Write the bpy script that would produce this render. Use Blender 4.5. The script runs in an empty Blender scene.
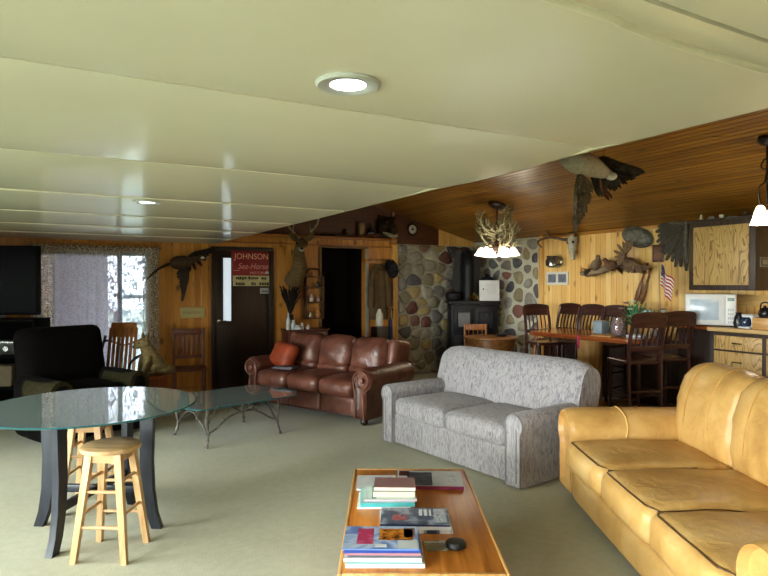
import bpy, bmesh, math, random
from mathutils import Vector, Matrix, Euler
from mathutils.noise import noise as pnoise
S = bpy.context.scene
COL = S.collection
rnd = random.Random(7)
PI = math.pi
# ---------------------------------------------------------------- camera calibration
F, HZ, HC = 597.0, 283.0, 1.62
YAW = math.atan((384 - 54.6) / F)
PIT = math.atan((288 - HZ) / F)
CR = Vector((math.cos(YAW), -math.sin(YAW), 0))
CF = Vector((math.sin(YAW), math.cos(YAW), 0))
ZR = -YAW                                   # rotation of something squared up with the camera heading

def ray(x, y):
    a = (x - 384) / F; b = (288 - y) / F
    fw = math.cos(PIT) + b * math.sin(PIT); up = b * math.cos(PIT) - math.sin(PIT)
    return CR * a + CF * fw + Vector((0, 0, up))
O = Vector((0, 0, HC))
def PX(x, y, X): r = ray(x, y); return O + r * (X / r.x)
def PY(x, y, Y): r = ray(x, y); return O + r * (Y / r.y)
def PZ(x, y, z): r = ray(x, y); return O + r * ((z - HC) / r.z)
def PD(x, y, d): r = ray(x, y); return O + r * d
def CW(xc, zc, z=0.0): p = CR * xc + CF * zc; return Vector((p.x, p.y, z))

# ---------------------------------------------------------------- materials
def srgb(h):
    if isinstance(h, str):
        h = h.lstrip('#'); h = [int(h[i:i + 2], 16) / 255 for i in (0, 2, 4)]
    return tuple(c / 12.92 if c <= .04045 else ((c + .055) / 1.055) ** 2.4 for c in h)
def k4(c, k=1.0): return (min(1, c[0] * k), min(1, c[1] * k), min(1, c[2] * k), 1)

class N:
    def __init__(s, name):
        s.m = bpy.data.materials.new(name); s.m.use_nodes = True
        s.t = s.m.node_tree; s.n = s.t.nodes; s.l = s.t.links
        s.b = s.n['Principled BSDF']; s.out = s.n['Material Output']
    def add(s, kind, **kw):
        nd = s.n.new(kind)
        for k, v in kw.items():
            if k in nd.inputs: nd.inputs[k].default_value = v
            else: setattr(nd, k, v)
        return nd
    def link(s, a, b): s.l.new(a, b)
    def coords(s, stretch=(1, 1, 1), rot=(0, 0, 0)):
        tc = s.add('ShaderNodeTexCoord'); mp = s.add('ShaderNodeMapping')
        mp.inputs['Scale'].default_value = stretch; mp.inputs['Rotation'].default_value = rot
        s.link(tc.outputs['Object'], mp.inputs['Vector']); return mp.outputs['Vector']
    def noise(s, vec, scale, detail=4, dist=0, rough=.5):
        n = s.add('ShaderNodeTexNoise'); n.inputs['Scale'].default_value = scale; n.inputs['Detail'].default_value = detail
        n.inputs['Distortion'].default_value = dist; n.inputs['Roughness'].default_value = rough
        s.link(vec, n.inputs['Vector']); return n.outputs['Fac']
    def ramp(s, fac, stops, interp='LINEAR'):
        r = s.add('ShaderNodeValToRGB'); r.color_ramp.interpolation = interp
        e = r.color_ramp.elements
        while len(e) > 1: e.remove(e[-1])
        e[0].position = stops[0][0]; e[0].color = k4(stops[0][1])
        for p, c in stops[1:]:
            q = e.new(p); q.color = k4(c)
        s.link(fac, r.inputs['Fac']); return r.outputs['Color']
    def math(s, op, a, b=None, c=None):
        n = s.add('ShaderNodeMath', operation=op)
        for i, v in enumerate((a, b, c)):
            if v is None: continue
            if isinstance(v, (int, float)): n.inputs[i].default_value = v
            else: s.link(v, n.inputs[i])
        return n.outputs[0]
    def mix(s, fac, a, b, mode='MIX'):
        n = s.add('ShaderNodeMix', data_type='RGBA', blend_type=mode)
        for i, v in ((0, fac), (6, a), (7, b)):
            if isinstance(v, (int, float)): n.inputs[i].default_value = v
            elif isinstance(v, tuple): n.inputs[i].default_value = k4(v)
            else: s.link(v, n.inputs[i])
        return n.outputs[2]
    def bump(s, h, strength, dist=.01):
        b = s.add('ShaderNodeBump'); b.inputs['Strength'].default_value = strength; b.inputs['Distance'].default_value = dist
        s.link(h, b.inputs['Height']); s.link(b.outputs['Normal'], s.b.inputs['Normal'])
    def base(s, c):
        if isinstance(c, tuple): s.b.inputs['Base Color'].default_value = k4(c)
        else: s.link(c, s.b.inputs['Base Color'])
    def set(s, rough=.5, metal=0, coat=0, spec=.5, trans=0, ior=1.5, sheen=0):
        i = s.b.inputs
        i['Roughness'].default_value = rough; i['Metallic'].default_value = metal; i['Coat Weight'].default_value = coat
        i['Specular IOR Level'].default_value = spec; i['Transmission Weight'].default_value = trans; i['IOR'].default_value = ior
        i['Sheen Weight'].default_value = sheen
        return s.m

_mc = {}
def plain(c, rough=.55, var=.12, scale=14, metal=0, bump=0, bscale=80, coat=0, spec=.5, stretch=(1, 1, 1)):
    key = (c, rough, var, scale, metal, bump, bscale, coat, stretch, spec)
    if key in _mc: return _mc[key]
    n = N('surface'); b = srgb(c); v = n.coords(stretch)
    f = n.noise(v, scale)
    n.base(n.ramp(f, [(.3, tuple(x * (1 - var) for x in b)), (.7, tuple(x * (1 + var) for x in b))]))
    if bump: n.bump(n.noise(v, bscale), bump)
    _mc[key] = n.set(rough, metal, coat, spec); return _mc[key]
def wood(c1, c2, axis='X', scale=5, rough=.4, coat=0, contrast=(.35, .65), bump=.05):
    key = ('w', c1, c2, axis, scale, rough, coat, contrast)
    if key in _mc: return _mc[key]
    n = N('wood'); st = [7, 7, 7]; st['XYZ'.index(axis)] = .6; v = n.coords(tuple(st))
    f = n.noise(v, scale, 6, .6)
    n.base(n.ramp(f, [(contrast[0], srgb(c1)), (contrast[1], srgb(c2))])); n.bump(f, bump)
    _mc[key] = n.set(rough, 0, coat); return _mc[key]
def planks(c1, c2, dark, across, along, width=.09, rough=.4, knots=1.0, groove=.05, coat=0, gdark=.35, pv=.3):
    n = N('boards'); tc = n.add('ShaderNodeTexCoord'); sep = n.add('ShaderNodeSeparateXYZ')
    n.link(tc.outputs['Object'], sep.inputs[0])
    a = n.math('DIVIDE', sep.outputs['XYZ'.index(across)], width)
    idx = n.math('FLOOR', a); fr = n.math('FRACT', a)
    wn = n.add('ShaderNodeTexWhiteNoise', noise_dimensions='1D'); n.link(idx, wn.inputs['W'])
    st = [6, 6, 6]; st['XYZ'.index(along)] = .5
    comb = n.add('ShaderNodeCombineXYZ'); n.link(n.math('MULTIPLY', wn.outputs['Value'], 37), comb.inputs['XYZ'.index(along)])
    va = n.add('ShaderNodeVectorMath', operation='ADD'); n.link(tc.outputs['Object'], va.inputs[0]); n.link(comb.outputs[0], va.inputs[1])
    mp = n.add('ShaderNodeMapping'); mp.inputs['Scale'].default_value = st; n.link(va.outputs[0], mp.inputs['Vector'])
    g = n.noise(mp.outputs[0], 4, 5, .8)
    g2 = n.math('ADD', n.math('MULTIPLY', g, 1.05 - pv), n.math('MULTIPLY', wn.outputs['Value'], pv))
    col = n.ramp(g2, [(.35, srgb(c1)), (.72, srgb(c2))])
    if knots:
        st2 = [5.5, 5.5, 5.5]; st2['XYZ'.index(along)] = 3.2
        mp2 = n.add('ShaderNodeMapping'); mp2.inputs['Scale'].default_value = st2; n.link(va.outputs[0], mp2.inputs['Vector'])
        vo = n.add('ShaderNodeTexVoronoi'); vo.inputs['Scale'].default_value = 1.0; n.link(mp2.outputs[0], vo.inputs['Vector'])
        km = n.add('ShaderNodeMapRange'); n.link(vo.outputs['Distance'], km.inputs[0])
        km.inputs[1].default_value = .08; km.inputs[2].default_value = .22; km.inputs[3].default_value = knots; km.inputs[4].default_value = 0
        col = n.mix(km.outputs[0], col, srgb(dark))
    e = n.math('ABSOLUTE', n.math('SUBTRACT', fr, .5))
    gm = n.add('ShaderNodeMapRange'); n.link(e, gm.inputs[0]); gm.inputs[1].default_value = .5 - groove; gm.inputs[2].default_value = .5
    gm.inputs[3].default_value = 0; gm.inputs[4].default_value = 1
    col = n.mix(n.math('MULTIPLY', gm.outputs[0], gdark), col, srgb(dark))
    n.base(col); n.bump(n.math('MULTIPLY', gm.outputs[0], -1), .6, .006)
    return n.set(rough, 0, coat)
def emit(c, s):
    key = ('e', c, s)
    if key in _mc: return _mc[key]
    n = N('glow'); n.base(srgb(c)); n.b.inputs['Emission Color'].default_value = k4(srgb(c)); n.b.inputs['Emission Strength'].default_value = s
    _mc[key] = n.m; return n.m
def leather(c, dark, pale, rough=.36, scale=3.0, wr=.25):
    n = N('leather'); v = n.coords(); f = n.noise(v, scale, 6, .5, .6)
    n.base(n.ramp(f, [(.25, srgb(dark)), (.5, srgb(c)), (.8, srgb(pale))]))
    w = n.noise(v, 9, 5, 1.2); vo = n.add('ShaderNodeTexVoronoi', feature='DISTANCE_TO_EDGE'); vo.inputs['Scale'].default_value = 140
    n.link(v, vo.inputs['Vector'])
    n.bump(n.math('ADD', w, n.math('MULTIPLY', vo.outputs['Distance'], .12)), wr, .03)
    r = n.add('ShaderNodeMapRange'); n.link(f, r.inputs[0]); r.inputs[3].default_value = rough - .06; r.inputs[4].default_value = rough + .14
    m = n.set(rough); n.link(r.outputs[0], n.b.inputs['Roughness']); return m
def sheet_glass(tint, strength=1.0, rough=.02, body=0.0):
    n = N('glass'); tr = n.add('ShaderNodeBsdfTransparent'); tr.inputs[0].default_value = k4(srgb(tint))
    gl = n.add('ShaderNodeBsdfGlossy'); gl.inputs['Roughness'].default_value = rough; gl.inputs[0].default_value = (1, 1, 1, 1)
    fr = n.add('ShaderNodeFresnel'); fr.inputs['IOR'].default_value = 1.52
    mx = n.add('ShaderNodeMixShader'); n.link(n.math('MINIMUM', n.math('MULTIPLY', fr.outputs[0], strength), 1.0), mx.inputs[0])
    n.link(tr.outputs[0], mx.inputs[1]); n.link(gl.outputs[0], mx.inputs[2])
    sh = mx.outputs[0]
    if body:
        df = n.add('ShaderNodeBsdfDiffuse'); df.inputs[0].default_value = k4(srgb(tint)); m2 = n.add('ShaderNodeMixShader'); m2.inputs[0].default_value = body
        n.link(sh, m2.inputs[1]); n.link(df.outputs[0], m2.inputs[2]); sh = m2.outputs[0]
    n.link(sh, n.out.inputs['Surface']); return n.m

# ---------------------------------------------------------------- mesh builder
def fan_frames(pts):
    fr = []; t0 = (pts[1] - pts[0]).normalized()
    up = Vector((0, 0, 1)) if abs(t0.z) < .9 else Vector((1, 0, 0))
    nrm = t0.cross(up).normalized()
    for i in range(len(pts)):
        a = pts[max(0, i - 1)]; b = pts[min(len(pts) - 1, i + 1)]
        t = (b - a)
        t = t.normalized() if t.length > 1e-9 else t0
        nrm = (nrm - t * nrm.dot(t))
        nrm = nrm.normalized() if nrm.length > 1e-6 else t.orthogonal().normalized()
        fr.append((t, nrm, t.cross(nrm)))
    return fr
class B:
    def __init__(s): s.v = []; s.f = []; s.mi = []; s.c = []
    def add(s, vs, fs, M=None, mi=0, col=None):
        o = len(s.v)
        for p in vs: s.v.append(tuple((M @ Vector(p)) if M is not None else p))
        for f in fs:
            s.f.append(tuple(i + o for i in f)); s.mi.append(mi); s.c.append(col)
        return s
    def box(s, c, d, rot=None, bev=0, mi=0, seg=2, M=None):
        bm = bmesh.new(); bmesh.ops.create_cube(bm, size=1)
        for v in bm.verts: v.co = Vector((v.co.x * d[0], v.co.y * d[1], v.co.z * d[2]))
        if bev: bmesh.ops.bevel(bm, geom=bm.edges[:], offset=min(bev, min(d) * .49), segments=seg, profile=.5, affect='EDGES')
        T = Matrix.Translation(c)
        if rot is not None: T = T @ Euler(rot).to_matrix().to_4x4()
        if M is not None: T = M @ T
        bm.verts.index_update()
        s.add([v.co.copy() for v in bm.verts], [[v.index for v in f.verts] for f in bm.faces], T, mi); bm.free(); return s
    def ring(s, rings, closed=True, caps=True, M=None, mi=0, loop=False):
        n = len(rings[0]); vs = [p for r in rings for p in r]; fs = []
        R = len(rings)
        for i in range(R if loop else R - 1):
            a = i * n; b = ((i + 1) % R) * n
            for j in range(n if closed else n - 1):
                k = (j + 1) % n
                fs.append((a + j, a + k, b + k, b + j))
        if caps and closed and not loop:
            fs.append(tuple(range(n - 1, -1, -1))); fs.append(tuple(range((R - 1) * n, R * n)))
        return s.add(vs, fs, M, mi)
    def tube(s, pts, r, n=8, M=None, mi=0, flat=1.0, ends=True):
        pts = [Vector(p) for p in pts]
        rr = [r] * len(pts) if isinstance(r, (int, float)) else list(r)
        rings = []
        for p, q, (t, a, b) in zip(pts, rr, fan_frames(pts)):
            rings.append([p + a * (q * math.cos(2 * PI * j / n)) + b * (q * flat * math.sin(2 * PI * j / n)) for j in range(n)])
        return s.ring(rings, M=M, mi=mi, caps=ends)
    def lathe(s, prof, n=28, c=(0, 0, 0), M=None, mi=0, sx=1, sy=1):
        vs = []; fs = []; R = len(prof)
        for r, z in prof:
            for j in range(n):
                a = 2 * PI * j / n; vs.append((c[0] + max(r, 1e-4) * math.cos(a) * sx, c[1] + max(r, 1e-4) * math.sin(a) * sy, c[2] + z))
        for i in range(R - 1):
            for j in range(n):
                k = (j + 1) % n; fs.append((i * n + j, i * n + k, (i + 1) * n + k, (i + 1) * n + j))
        fs.append(tuple(range(n - 1, -1, -1))); fs.append(tuple(range((R - 1) * n, R * n)))
        return s.add(vs, fs, M, mi)
    def prism(s, poly, h, M=None, mi=0, bev=0):      # polygon in XY, extruded +Z by h
        n = len(poly)
        if bev:
            cx = sum(p[0] for p in poly) / n; cy = sum(p[1] for p in poly) / n
            def sh(k):
                o = []
                for p in poly:
                    d = math.hypot(p[0] - cx, p[1] - cy) or 1; o.append((p[0] - (p[0] - cx) / d * k, p[1] - (p[1] - cy) / d * k))
                return o
            rings = [[(x, y, 0) for x, y in sh(bev)], [(x, y, bev) for x, y in poly], [(x, y, h - bev) for x, y in poly], [(x, y, h) for x, y in sh(bev)]]
        else: rings = [[(x, y, 0) for x, y in poly], [(x, y, h) for x, y in poly]]
        return s.ring(rings, M=M, mi=mi)
    def ball(s, c, r, n=14, M=None, mi=0, rot=None, wob=0, seed=0):
        if isinstance(r, (int, float)): r = (r, r, r)
        bm = bmesh.new(); bmesh.ops.create_uvsphere(bm, u_segments=n, v_segments=max(6, n * 2 // 3), radius=1)
        T = Matrix.Translation(c)
        if rot is not None: T = T @ Euler(rot).to_matrix().to_4x4()
        if M is not None: T = M @ T
        vs = []
        for v in bm.verts:
            q = 1 + (wob * pnoise(v.co * 2.2 + Vector((seed * 7.1, seed * 3.3, 0))) if wob else 0)
            vs.append(Vector((v.co.x * r[0] * q, v.co.y * r[1] * q, v.co.z * r[2] * q)))
        bm.verts.index_update()
        s.add(vs, [[v.index for v in f.verts] for f in bm.faces], T, mi); bm.free(); return s
    def pillow(s, c, d, r=.06, puff=.03, n=12, rot=None, M=None, mi=0, fpuff=0.0, sag=0.0, lump=0.0, seed=0):
        """rounded, stuffed block: d = full size, r = edge radius, puff = crown of top, fpuff = crown of the -y face"""
        bm = bmesh.new(); bmesh.ops.create_cube(bm, size=2); bmesh.ops.subdivide_edges(bm, edges=bm.edges[:], cuts=n, use_grid_fill=True)
        h = Vector(d) / 2; rr = min(r, min(h) * .98); vs = []
        for v in bm.verts:
            p = Vector((v.co.x * h.x, v.co.y * h.y, v.co.z * h.z))
            # bias the grid toward the edges so the rounding is smooth
            for i in range(3):
                q = v.co[i]; p[i] = math.copysign(1 - (1 - abs(q)) ** 1.35, q) * h[i]
            inn = Vector([max(-h[i] + rr, min(h[i] - rr, p[i])) for i in range(3)])
            dv = p - inn
            if dv.length > 1e-9: p = inn + dv.normalized() * rr
            ex = max(0, 1 - (p.x / h.x) ** 2); ey = max(0, 1 - (p.y / h.y) ** 2); ez = max(0, 1 - (p.z / h.z) ** 2)
            up = (p.z / h.z)
            p.z += puff * ex ** .6 * ey ** .6 * up - sag * ex * ey * max(0, up)
            p.y += fpuff * ex ** .6 * ez ** .6 * (p.y / h.y)
            if lump: p += p.normalized() * lump * pnoise(p * 6 + Vector((seed * 3.7, seed, 0)))
            vs.append(p)
        T = Matrix.Translation(c)
        if rot is not None: T = T @ Euler(rot).to_matrix().to_4x4()
        if M is not None: T = M @ T
        bm.verts.index_update()
        s.add(vs, [[v.index for v in f.verts] for f in bm.faces], T, mi); bm.free(); return s
    def hit(s, o, d):
        from mathutils.bvhtree import BVHTree
        if getattr(s, '_bt', None) is None: s._bt = BVHTree.FromPolygons([Vector(v) for v in s.v], s.f)
        r = s._bt.ray_cast(Vector(o), Vector(d).normalized()); return r[0], r[1]
    def build(s, name, mats, parent=None, loc=None, rot=None, smooth=40, fix=True):
        me = bpy.data.meshes.new(name); me.from_pydata([tuple(v) for v in s.v], [], s.f)
        mats = mats if isinstance(mats, (list, tuple)) else [mats]
        for m in mats: me.materials.append(m)
        for p, i in zip(me.polygons, s.mi): p.material_index = i
        if any(c is not None for c in s.c):
            at = me.color_attributes.new('Col', 'FLOAT_COLOR', 'CORNER')
            for p, c in zip(me.polygons, s.c):
                for li in p.loop_indices: at.data[li].color = k4(c or (.5, .5, .5))
        if fix:
            bm = bmesh.new(); bm.from_mesh(me); bmesh.ops.recalc_face_normals(bm, faces=bm.faces[:]); bm.to_mesh(me); bm.free()
        if smooth:
            for p in me.polygons: p.use_smooth = True
            me.set_sharp_from_angle(angle=math.radians(smooth))
        me.validate()
        o = bpy.data.objects.new(name, me); COL.objects.link(o)
        if parent is not None: o.parent = parent
        if loc is not None: o.location = loc
        if rot is not None: o.rotation_euler = rot
        return o
def Tm(loc=(0, 0, 0), rot=(0, 0, 0), sc=(1, 1, 1)):
    return Matrix.Translation(loc) @ Euler(rot).to_matrix().to_4x4() @ Matrix.Diagonal((*sc, 1))
def thing(name, label, cat, loc=(0, 0, 0), rz=0.0, group=None, rot=None):
    o = bpy.data.objects.new(name, None); COL.objects.link(o); o.empty_display_size = .1
    o.location = loc; o.rotation_euler = rot if rot is not None else (0, 0, rz)
    return tag(o, label, cat, group)
def tag(o, label, cat, group=None):
    o['label'] = label; o['category'] = cat
    if group: o['group'] = group
    return o
def struct(o): o['kind'] = 'structure'; return o
def kids(o): return [c for c in bpy.data.objects if c.parent is o]
def dup(root, loc, rz, label, group=None):
    r = root.copy(); COL.objects.link(r); r.location = loc; r.rotation_euler = (0, 0, rz); r['label'] = label
    if group: r['group'] = group
    for ch in kids(root):
        c = ch.copy(); COL.objects.link(c); c.parent = r
        for g in kids(ch):
            d = g.copy(); COL.objects.link(d); d.parent = c
    return r
def curve(pts, n=8):        # Catmull-Rom through points
    p = [Vector(q) for q in pts]; p = [p[0] * 2 - p[1]] + p + [p[-1] * 2 - p[-2]]; out = []
    for i in range(1, len(p) - 2):
        for k in range(n):
            t = k / n
            out.append(.5 * ((2 * p[i]) + (p[i + 1] - p[i - 1]) * t + (2 * p[i - 1] - 5 * p[i] + 4 * p[i + 1] - p[i + 2]) * t * t + (-p[i - 1] + 3 * p[i] - 3 * p[i + 1] + p[i + 2]) * t ** 3))
    out.append(p[-2]); return out
def lerp(a, b, t): return a + (b - a) * t
def text_obj(name, body, size, mat, parent, loc, rot, extrude=.001, shear=0, sx=1.0):
    cu = bpy.data.curves.new(name, 'FONT'); cu.body = body; cu.size = size; cu.extrude = extrude; cu.align_x = 'CENTER'; cu.align_y = 'CENTER'; cu.shear = shear
    tmp = bpy.data.objects.new(name, cu); COL.objects.link(tmp); bpy.context.view_layer.update()
    me = bpy.data.meshes.new_from_object(tmp.evaluated_get(bpy.context.evaluated_depsgraph_get())); bpy.data.objects.remove(tmp); me.materials.clear(); me.materials.append(mat)
    o = bpy.data.objects.new(name, me); COL.objects.link(o)
    o.parent = parent; o.location = loc; o.rotation_euler = rot; o.scale = (sx, 1, 1); return o
# ================================================================ THE ROOM
CH = 2.20                    # white ceiling height
XE = 2.04                    # where the white ceiling ends
YB, XR, XL, YN = 9.05, 6.95, -3.4, -2.2
EAVE, SL = 2.38, .263        # wood ceiling height at the right wall, and slope
def zc(x): return EAVE + (XR - x) * SL
M_PINE_B = planks('#a8681f', '#c98a36', '#4a2408', 'X', 'Z', .10, .38, .8)  # darker stain, with the back wall's poor light put into it
M_PINE_R = planks('#dba95c', '#efcb86', '#8a531c', 'Y', 'Z', .095, .42, .9, gdark=.7, groove=.06)
M_PINE_G = planks('#c08d42', '#dcae63', '#6b3d12', 'X', 'Z', .07, .42, .5, gdark=.6)
M_RED = planks('#3f1f0c', '#552c12', '#1c0d04', 'Z', 'X', .30, .45, 0, groove=.01)
M_CEILW = planks('#7a4c12', '#a87626', '#2c1604', 'X', 'Y', .065, .30, .6, gdark=.95, groove=.17, pv=.42)
M_TRIM = wood('#8f5a20', '#b67c34', 'Z')
M_DARK = wood('#1b100b', '#2b1a12', 'Z', rough=.35)
def carpet():
    n = N('carpet'); v = n.coords(); a = n.noise(v, 1.1, 5, .3); b = n.noise(v, 160, 2); c = n.noise(v, 18, 4)
    col = n.ramp(a, [(.3, srgb('#a09f86')), (.7, srgb('#b8b69c'))])
    col = n.mix(.35, col, n.ramp(b, [(.3, srgb('#87866c')), (.7, srgb('#c8c6ac'))]))
    col = n.mix(.12, col, n.ramp(c, [(.35, srgb('#87866c')), (.65, srgb('#c8c6ac'))]))
    n.base(col); n.bump(b, .5, .01); return n.set(.95, spec=.15, sheen=.2)
M_CARPET = carpet()
def ceiling_paint():
    n = N('ceiling_paint'); v = n.coords((1, 1, 1)); a = n.noise(v, .9, 4)
    n.base(n.ramp(a, [(.3, srgb('#e3dfcd')), (.7, srgb('#ebe7d6'))]))
    w = n.noise(n.coords((1.2, .7, 1)), 2.0, 2); n.bump(w, .03, .05)
    return n.set(.16, spec=.6)
M_CEIL = ceiling_paint()
M_WALLP = plain('#b9a77c', .7)

b = B(); b.box((1.8, 3.4, -.05), (10.6, 11.4, .1)); struct(b.build('floor', M_CARPET, smooth=0))
# white panelled ceiling: sheets laid between seams, each sagging a little
seams = [YN, -.45, .82, 1.83, 3.08, 4.37, 5.58, 6.75, 7.9, YB]
b = B()
for i in range(len(seams) - 1):
    y0, y1 = seams[i] + .006, seams[i + 1] - .006; nx, ny = 22, 10; rings = []
    sg = (.010, .016, .012, .02, .014, .02, .012, .015, .012)[i]
    for a in range(ny + 1):
        t = a / ny; y = lerp(y0, y1, t); row = []
        for k in range(nx + 1):
            x = lerp(XL, XE, k / nx)
            z = CH - sg * (1 - (2 * t - 1) ** 2) * (.6 + .4 * math.sin(x * 1.3 + i * 2)) - .004 * pnoise(Vector((x * .8, y, i)))
            if a in (0, ny): z += .004
            row.append((x, y, z))
        rings.append(row)
    top = [[(x, y, CH + .03) for x, y, z in r] for r in rings]
    loopr = [r + tp[::-1] for r, tp in zip(rings, top)]
    b.ring(loopr)
b.box(((XL + XE) / 2, (YN + YB) / 2, CH + .06), (XE - XL, YB - YN, .05))
struct(b.build('ceiling', M_CEIL, smooth=30))
M_BEAD = plain('#dcd8c4', .35, .05)
b = B()
for y in seams[5:-1]: b.box(((XL + XE) / 2, y, CH - .001), (XE - XL, .010, .008), bev=.003)
struct(b.build('trim_1', M_BEAD))
b = B(); pts = [PZ(px_, py_, CH - .02) for px_, py_ in ((554, 0), (624, 25), (684, 47), (768, 70))]; pts[-1].x = XE - .01
pts = [Vector((XL + .02, pts[0].y - .01, CH - .02)), Vector((-.8, pts[0].y - .005, CH - .02))] + pts
b.tube(curve(pts, 8), .009, 10); struct(b.build('trim_2', M_BEAD))
b = B(); b.box((XE + .012, (YN + YB) / 2, CH + .012), (.024, YB - YN, .034), bev=.006); struct(b.build('trim_3', plain('#a79e84', .5, .05)))
# loft wall above the edge of the white ceiling, hidden from the seat side
b = B(); b.box((XE - .03, (YN + YB) / 2, (CH + .085 + zc(XE) + .1) / 2), (.06, YB - YN, zc(XE) + .1 - CH - .085)); struct(b.build('wall_loft', M_RED, smooth=0))
# sloping wood ceiling
b = B(); x0, x1 = XE - .06, XR + .1
b.ring([[(x0, y, zc(x0)), (x1, y, zc(x1)), (x1, y, zc(x1) + .12), (x0, y, zc(x0) + .12)] for y in (YN, YB + .1)])
struct(b.build('ceiling_vault', M_CEILW, smooth=0))
# back wall: pine, with openings for the patio window, dark door and doorway
WX0, WX1, WZ = -.22, 1.2, 2.06          # window
DX0, DX1, DZ = 2.06, 2.97, 2.12          # entrance door
HX0, HX1, HZ_ = 3.83, 4.62, 2.2         # dark doorway
T = .12
def wallx(bb, x0, x1, z0, z1, y=YB): bb.box(((x0 + x1) / 2, y + T / 2, (z0 + z1) / 2), (x1 - x0, T, z1 - z0))
b = B()
wallx(b, XL, WX0, 0, CH + .05); wallx(b, WX0, WX1, WZ, CH + .05); wallx(b, WX0, WX1, 0, .12); wallx(b, WX1, DX0, 0, CH + .05)
wallx(b, DX0, DX1, DZ, 2.37); wallx(b, DX1, HX0, 0, 2.37); wallx(b, HX0, HX1, HZ_, 2.37); wallx(b, HX1, 5.25, 0, 2.37)
struct(b.build('wall_back', M_PINE_B, smooth=0))
b = B(); wallx(b, XE, 5.25, 2.37, zc(XE)); wallx(b, 5.25, 6.13, 2.0, zc(XE)); struct(b.build('wall_back_upper', M_RED, smooth=0))
b = B(); wallx(b, 6.13, XR + .1, 2.0, zc(6.13) + .1); struct(b.build('wall_back_gable', M_PINE_G, smooth=0))
b = B(); wallx(b, 5.25, XR + .1, 0, 2.0); struct(b.build('wall_back_hearth', plain('#8d897c', .9), smooth=0))
# narrow hall behind the dark doorway
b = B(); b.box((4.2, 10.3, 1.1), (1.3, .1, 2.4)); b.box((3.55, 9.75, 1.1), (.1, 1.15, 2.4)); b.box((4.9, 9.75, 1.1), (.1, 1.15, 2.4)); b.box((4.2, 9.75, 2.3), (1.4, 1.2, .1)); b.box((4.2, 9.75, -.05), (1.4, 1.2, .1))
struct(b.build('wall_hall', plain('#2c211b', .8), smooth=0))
# right wall
b = B(); b.box((XR + T / 2, (7.3 - 0 + YN) / 2 + 0, 1.25), (T, 7.3 - YN, 2.6)); struct(b.build('wall_right', M_PINE_R, smooth=0))
b = B(); b.box((XR + T / 2, (7.3 + YB) / 2, 1.25), (T, YB - 7.3, 2.6)); struct(b.build('wall_right_hearth', plain('#a8a596', .9), smooth=0))
M_WAINS = planks('#2a170d', '#3a2114', '#140a05', 'Y', 'Z', .12, .5, 0)
b = B(); b.box((XR - .012, (4.75 + 7.2) / 2, .43), (.024, 7.2 - 4.75, .86)); b.box((XR - .02, (4.75 + 7.2) / 2, .87), (.04, 7.2 - 4.75, .03), bev=.005); struct(b.build('wall_right_wainscot', M_WAINS, smooth=0))
# left wall with three big windows, near wall with two, all outside the frame
def holed(bb, length, z1, holes, place):
    xs = 0
    for a, c, s0, s1 in holes:
        place(bb, xs, a, 0, z1); place(bb, a, c, 0, s0); place(bb, a, c, s1, z1); xs = c
    place(bb, xs, length, 0, z1)
LW = [(.3, 2.7, .4, 2.05), (3.0, 5.4, .4, 2.05), (5.7, 8.1, .4, 2.05)]
b = B(); holed(b, YB - YN, CH + .05, LW, lambda bb, a, c, s0, s1: bb.box((XL - T / 2, YN + (a + c) / 2, (s0 + s1) / 2), (T, c - a, s1 - s0)))
struct(b.build('wall_left', M_WALLP, smooth=0))
NW = [(.1, .9, .4, 2.05)]
b = B(); holed(b, XE - XL, CH + .05, NW, lambda bb, a, c, s0, s1: bb.box((XL + (a + c) / 2, YN - T / 2, (s0 + s1) / 2), (c - a, T, s1 - s0)))
b.box(((XE + XR) / 2, YN - T / 2, 1.9), (XR - XE + .1, T, 3.8))
struct(b.build('wall_near', M_WALLP, smooth=0))
M_PANE = sheet_glass('#f4faf8', 1.0)
M_WFR = plain('#d8d4c6', .5, .05)
def window(name, c, w, h, rz):
    fr = B(); d = .07
    for s in (-1, 1):
        fr.box((s * (w / 2 - .03), 0, 0), (.06, d, h), bev=.006); fr.box((0, 0, s * (h / 2 - .03)), (w - .1, d, .06), bev=.006)
    fr.box((0, 0, 0), (.05, d, h - .1), bev=.006)
    o = struct(fr.build(name, M_WFR, None, c, (0, 0, rz)))
    p = B(); p.box((0, 0, 0), (w - .08, .006, h - .08)); struct(p.build('window_pane', M_PANE, o, smooth=0))
    l = bpy.data.lights.new('daylight', 'AREA'); l.shape = 'RECTANGLE'; l.size = w; l.size_y = h; l.cycles.is_portal = True
    lo = bpy.data.objects.new('daylight', l); COL.objects.link(lo); return lo
for i, (a, c, s0, s1) in enumerate(LW):
    y = YN + (a + c) / 2; lo = window('window_%d' % (i + 2), (XL - T / 2, y, (s0 + s1) / 2), c - a, s1 - s0, PI / 2)
    lo.location = (XL - .13, y, (s0 + s1) / 2); lo.rotation_euler = (0, -PI / 2, 0); lo.data.size, lo.data.size_y = s1 - s0, c - a
for i, (a, c, s0, s1) in enumerate(NW):
    x = XL + (a + c) / 2; lo = window('window_%d' % (i + 5), (x, YN - T / 2, (s0 + s1) / 2), c - a, s1 - s0, 0)
    lo.location = (x, YN - .13, (s0 + s1) / 2); lo.rotation_euler = (PI / 2, 0, 0)
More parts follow.
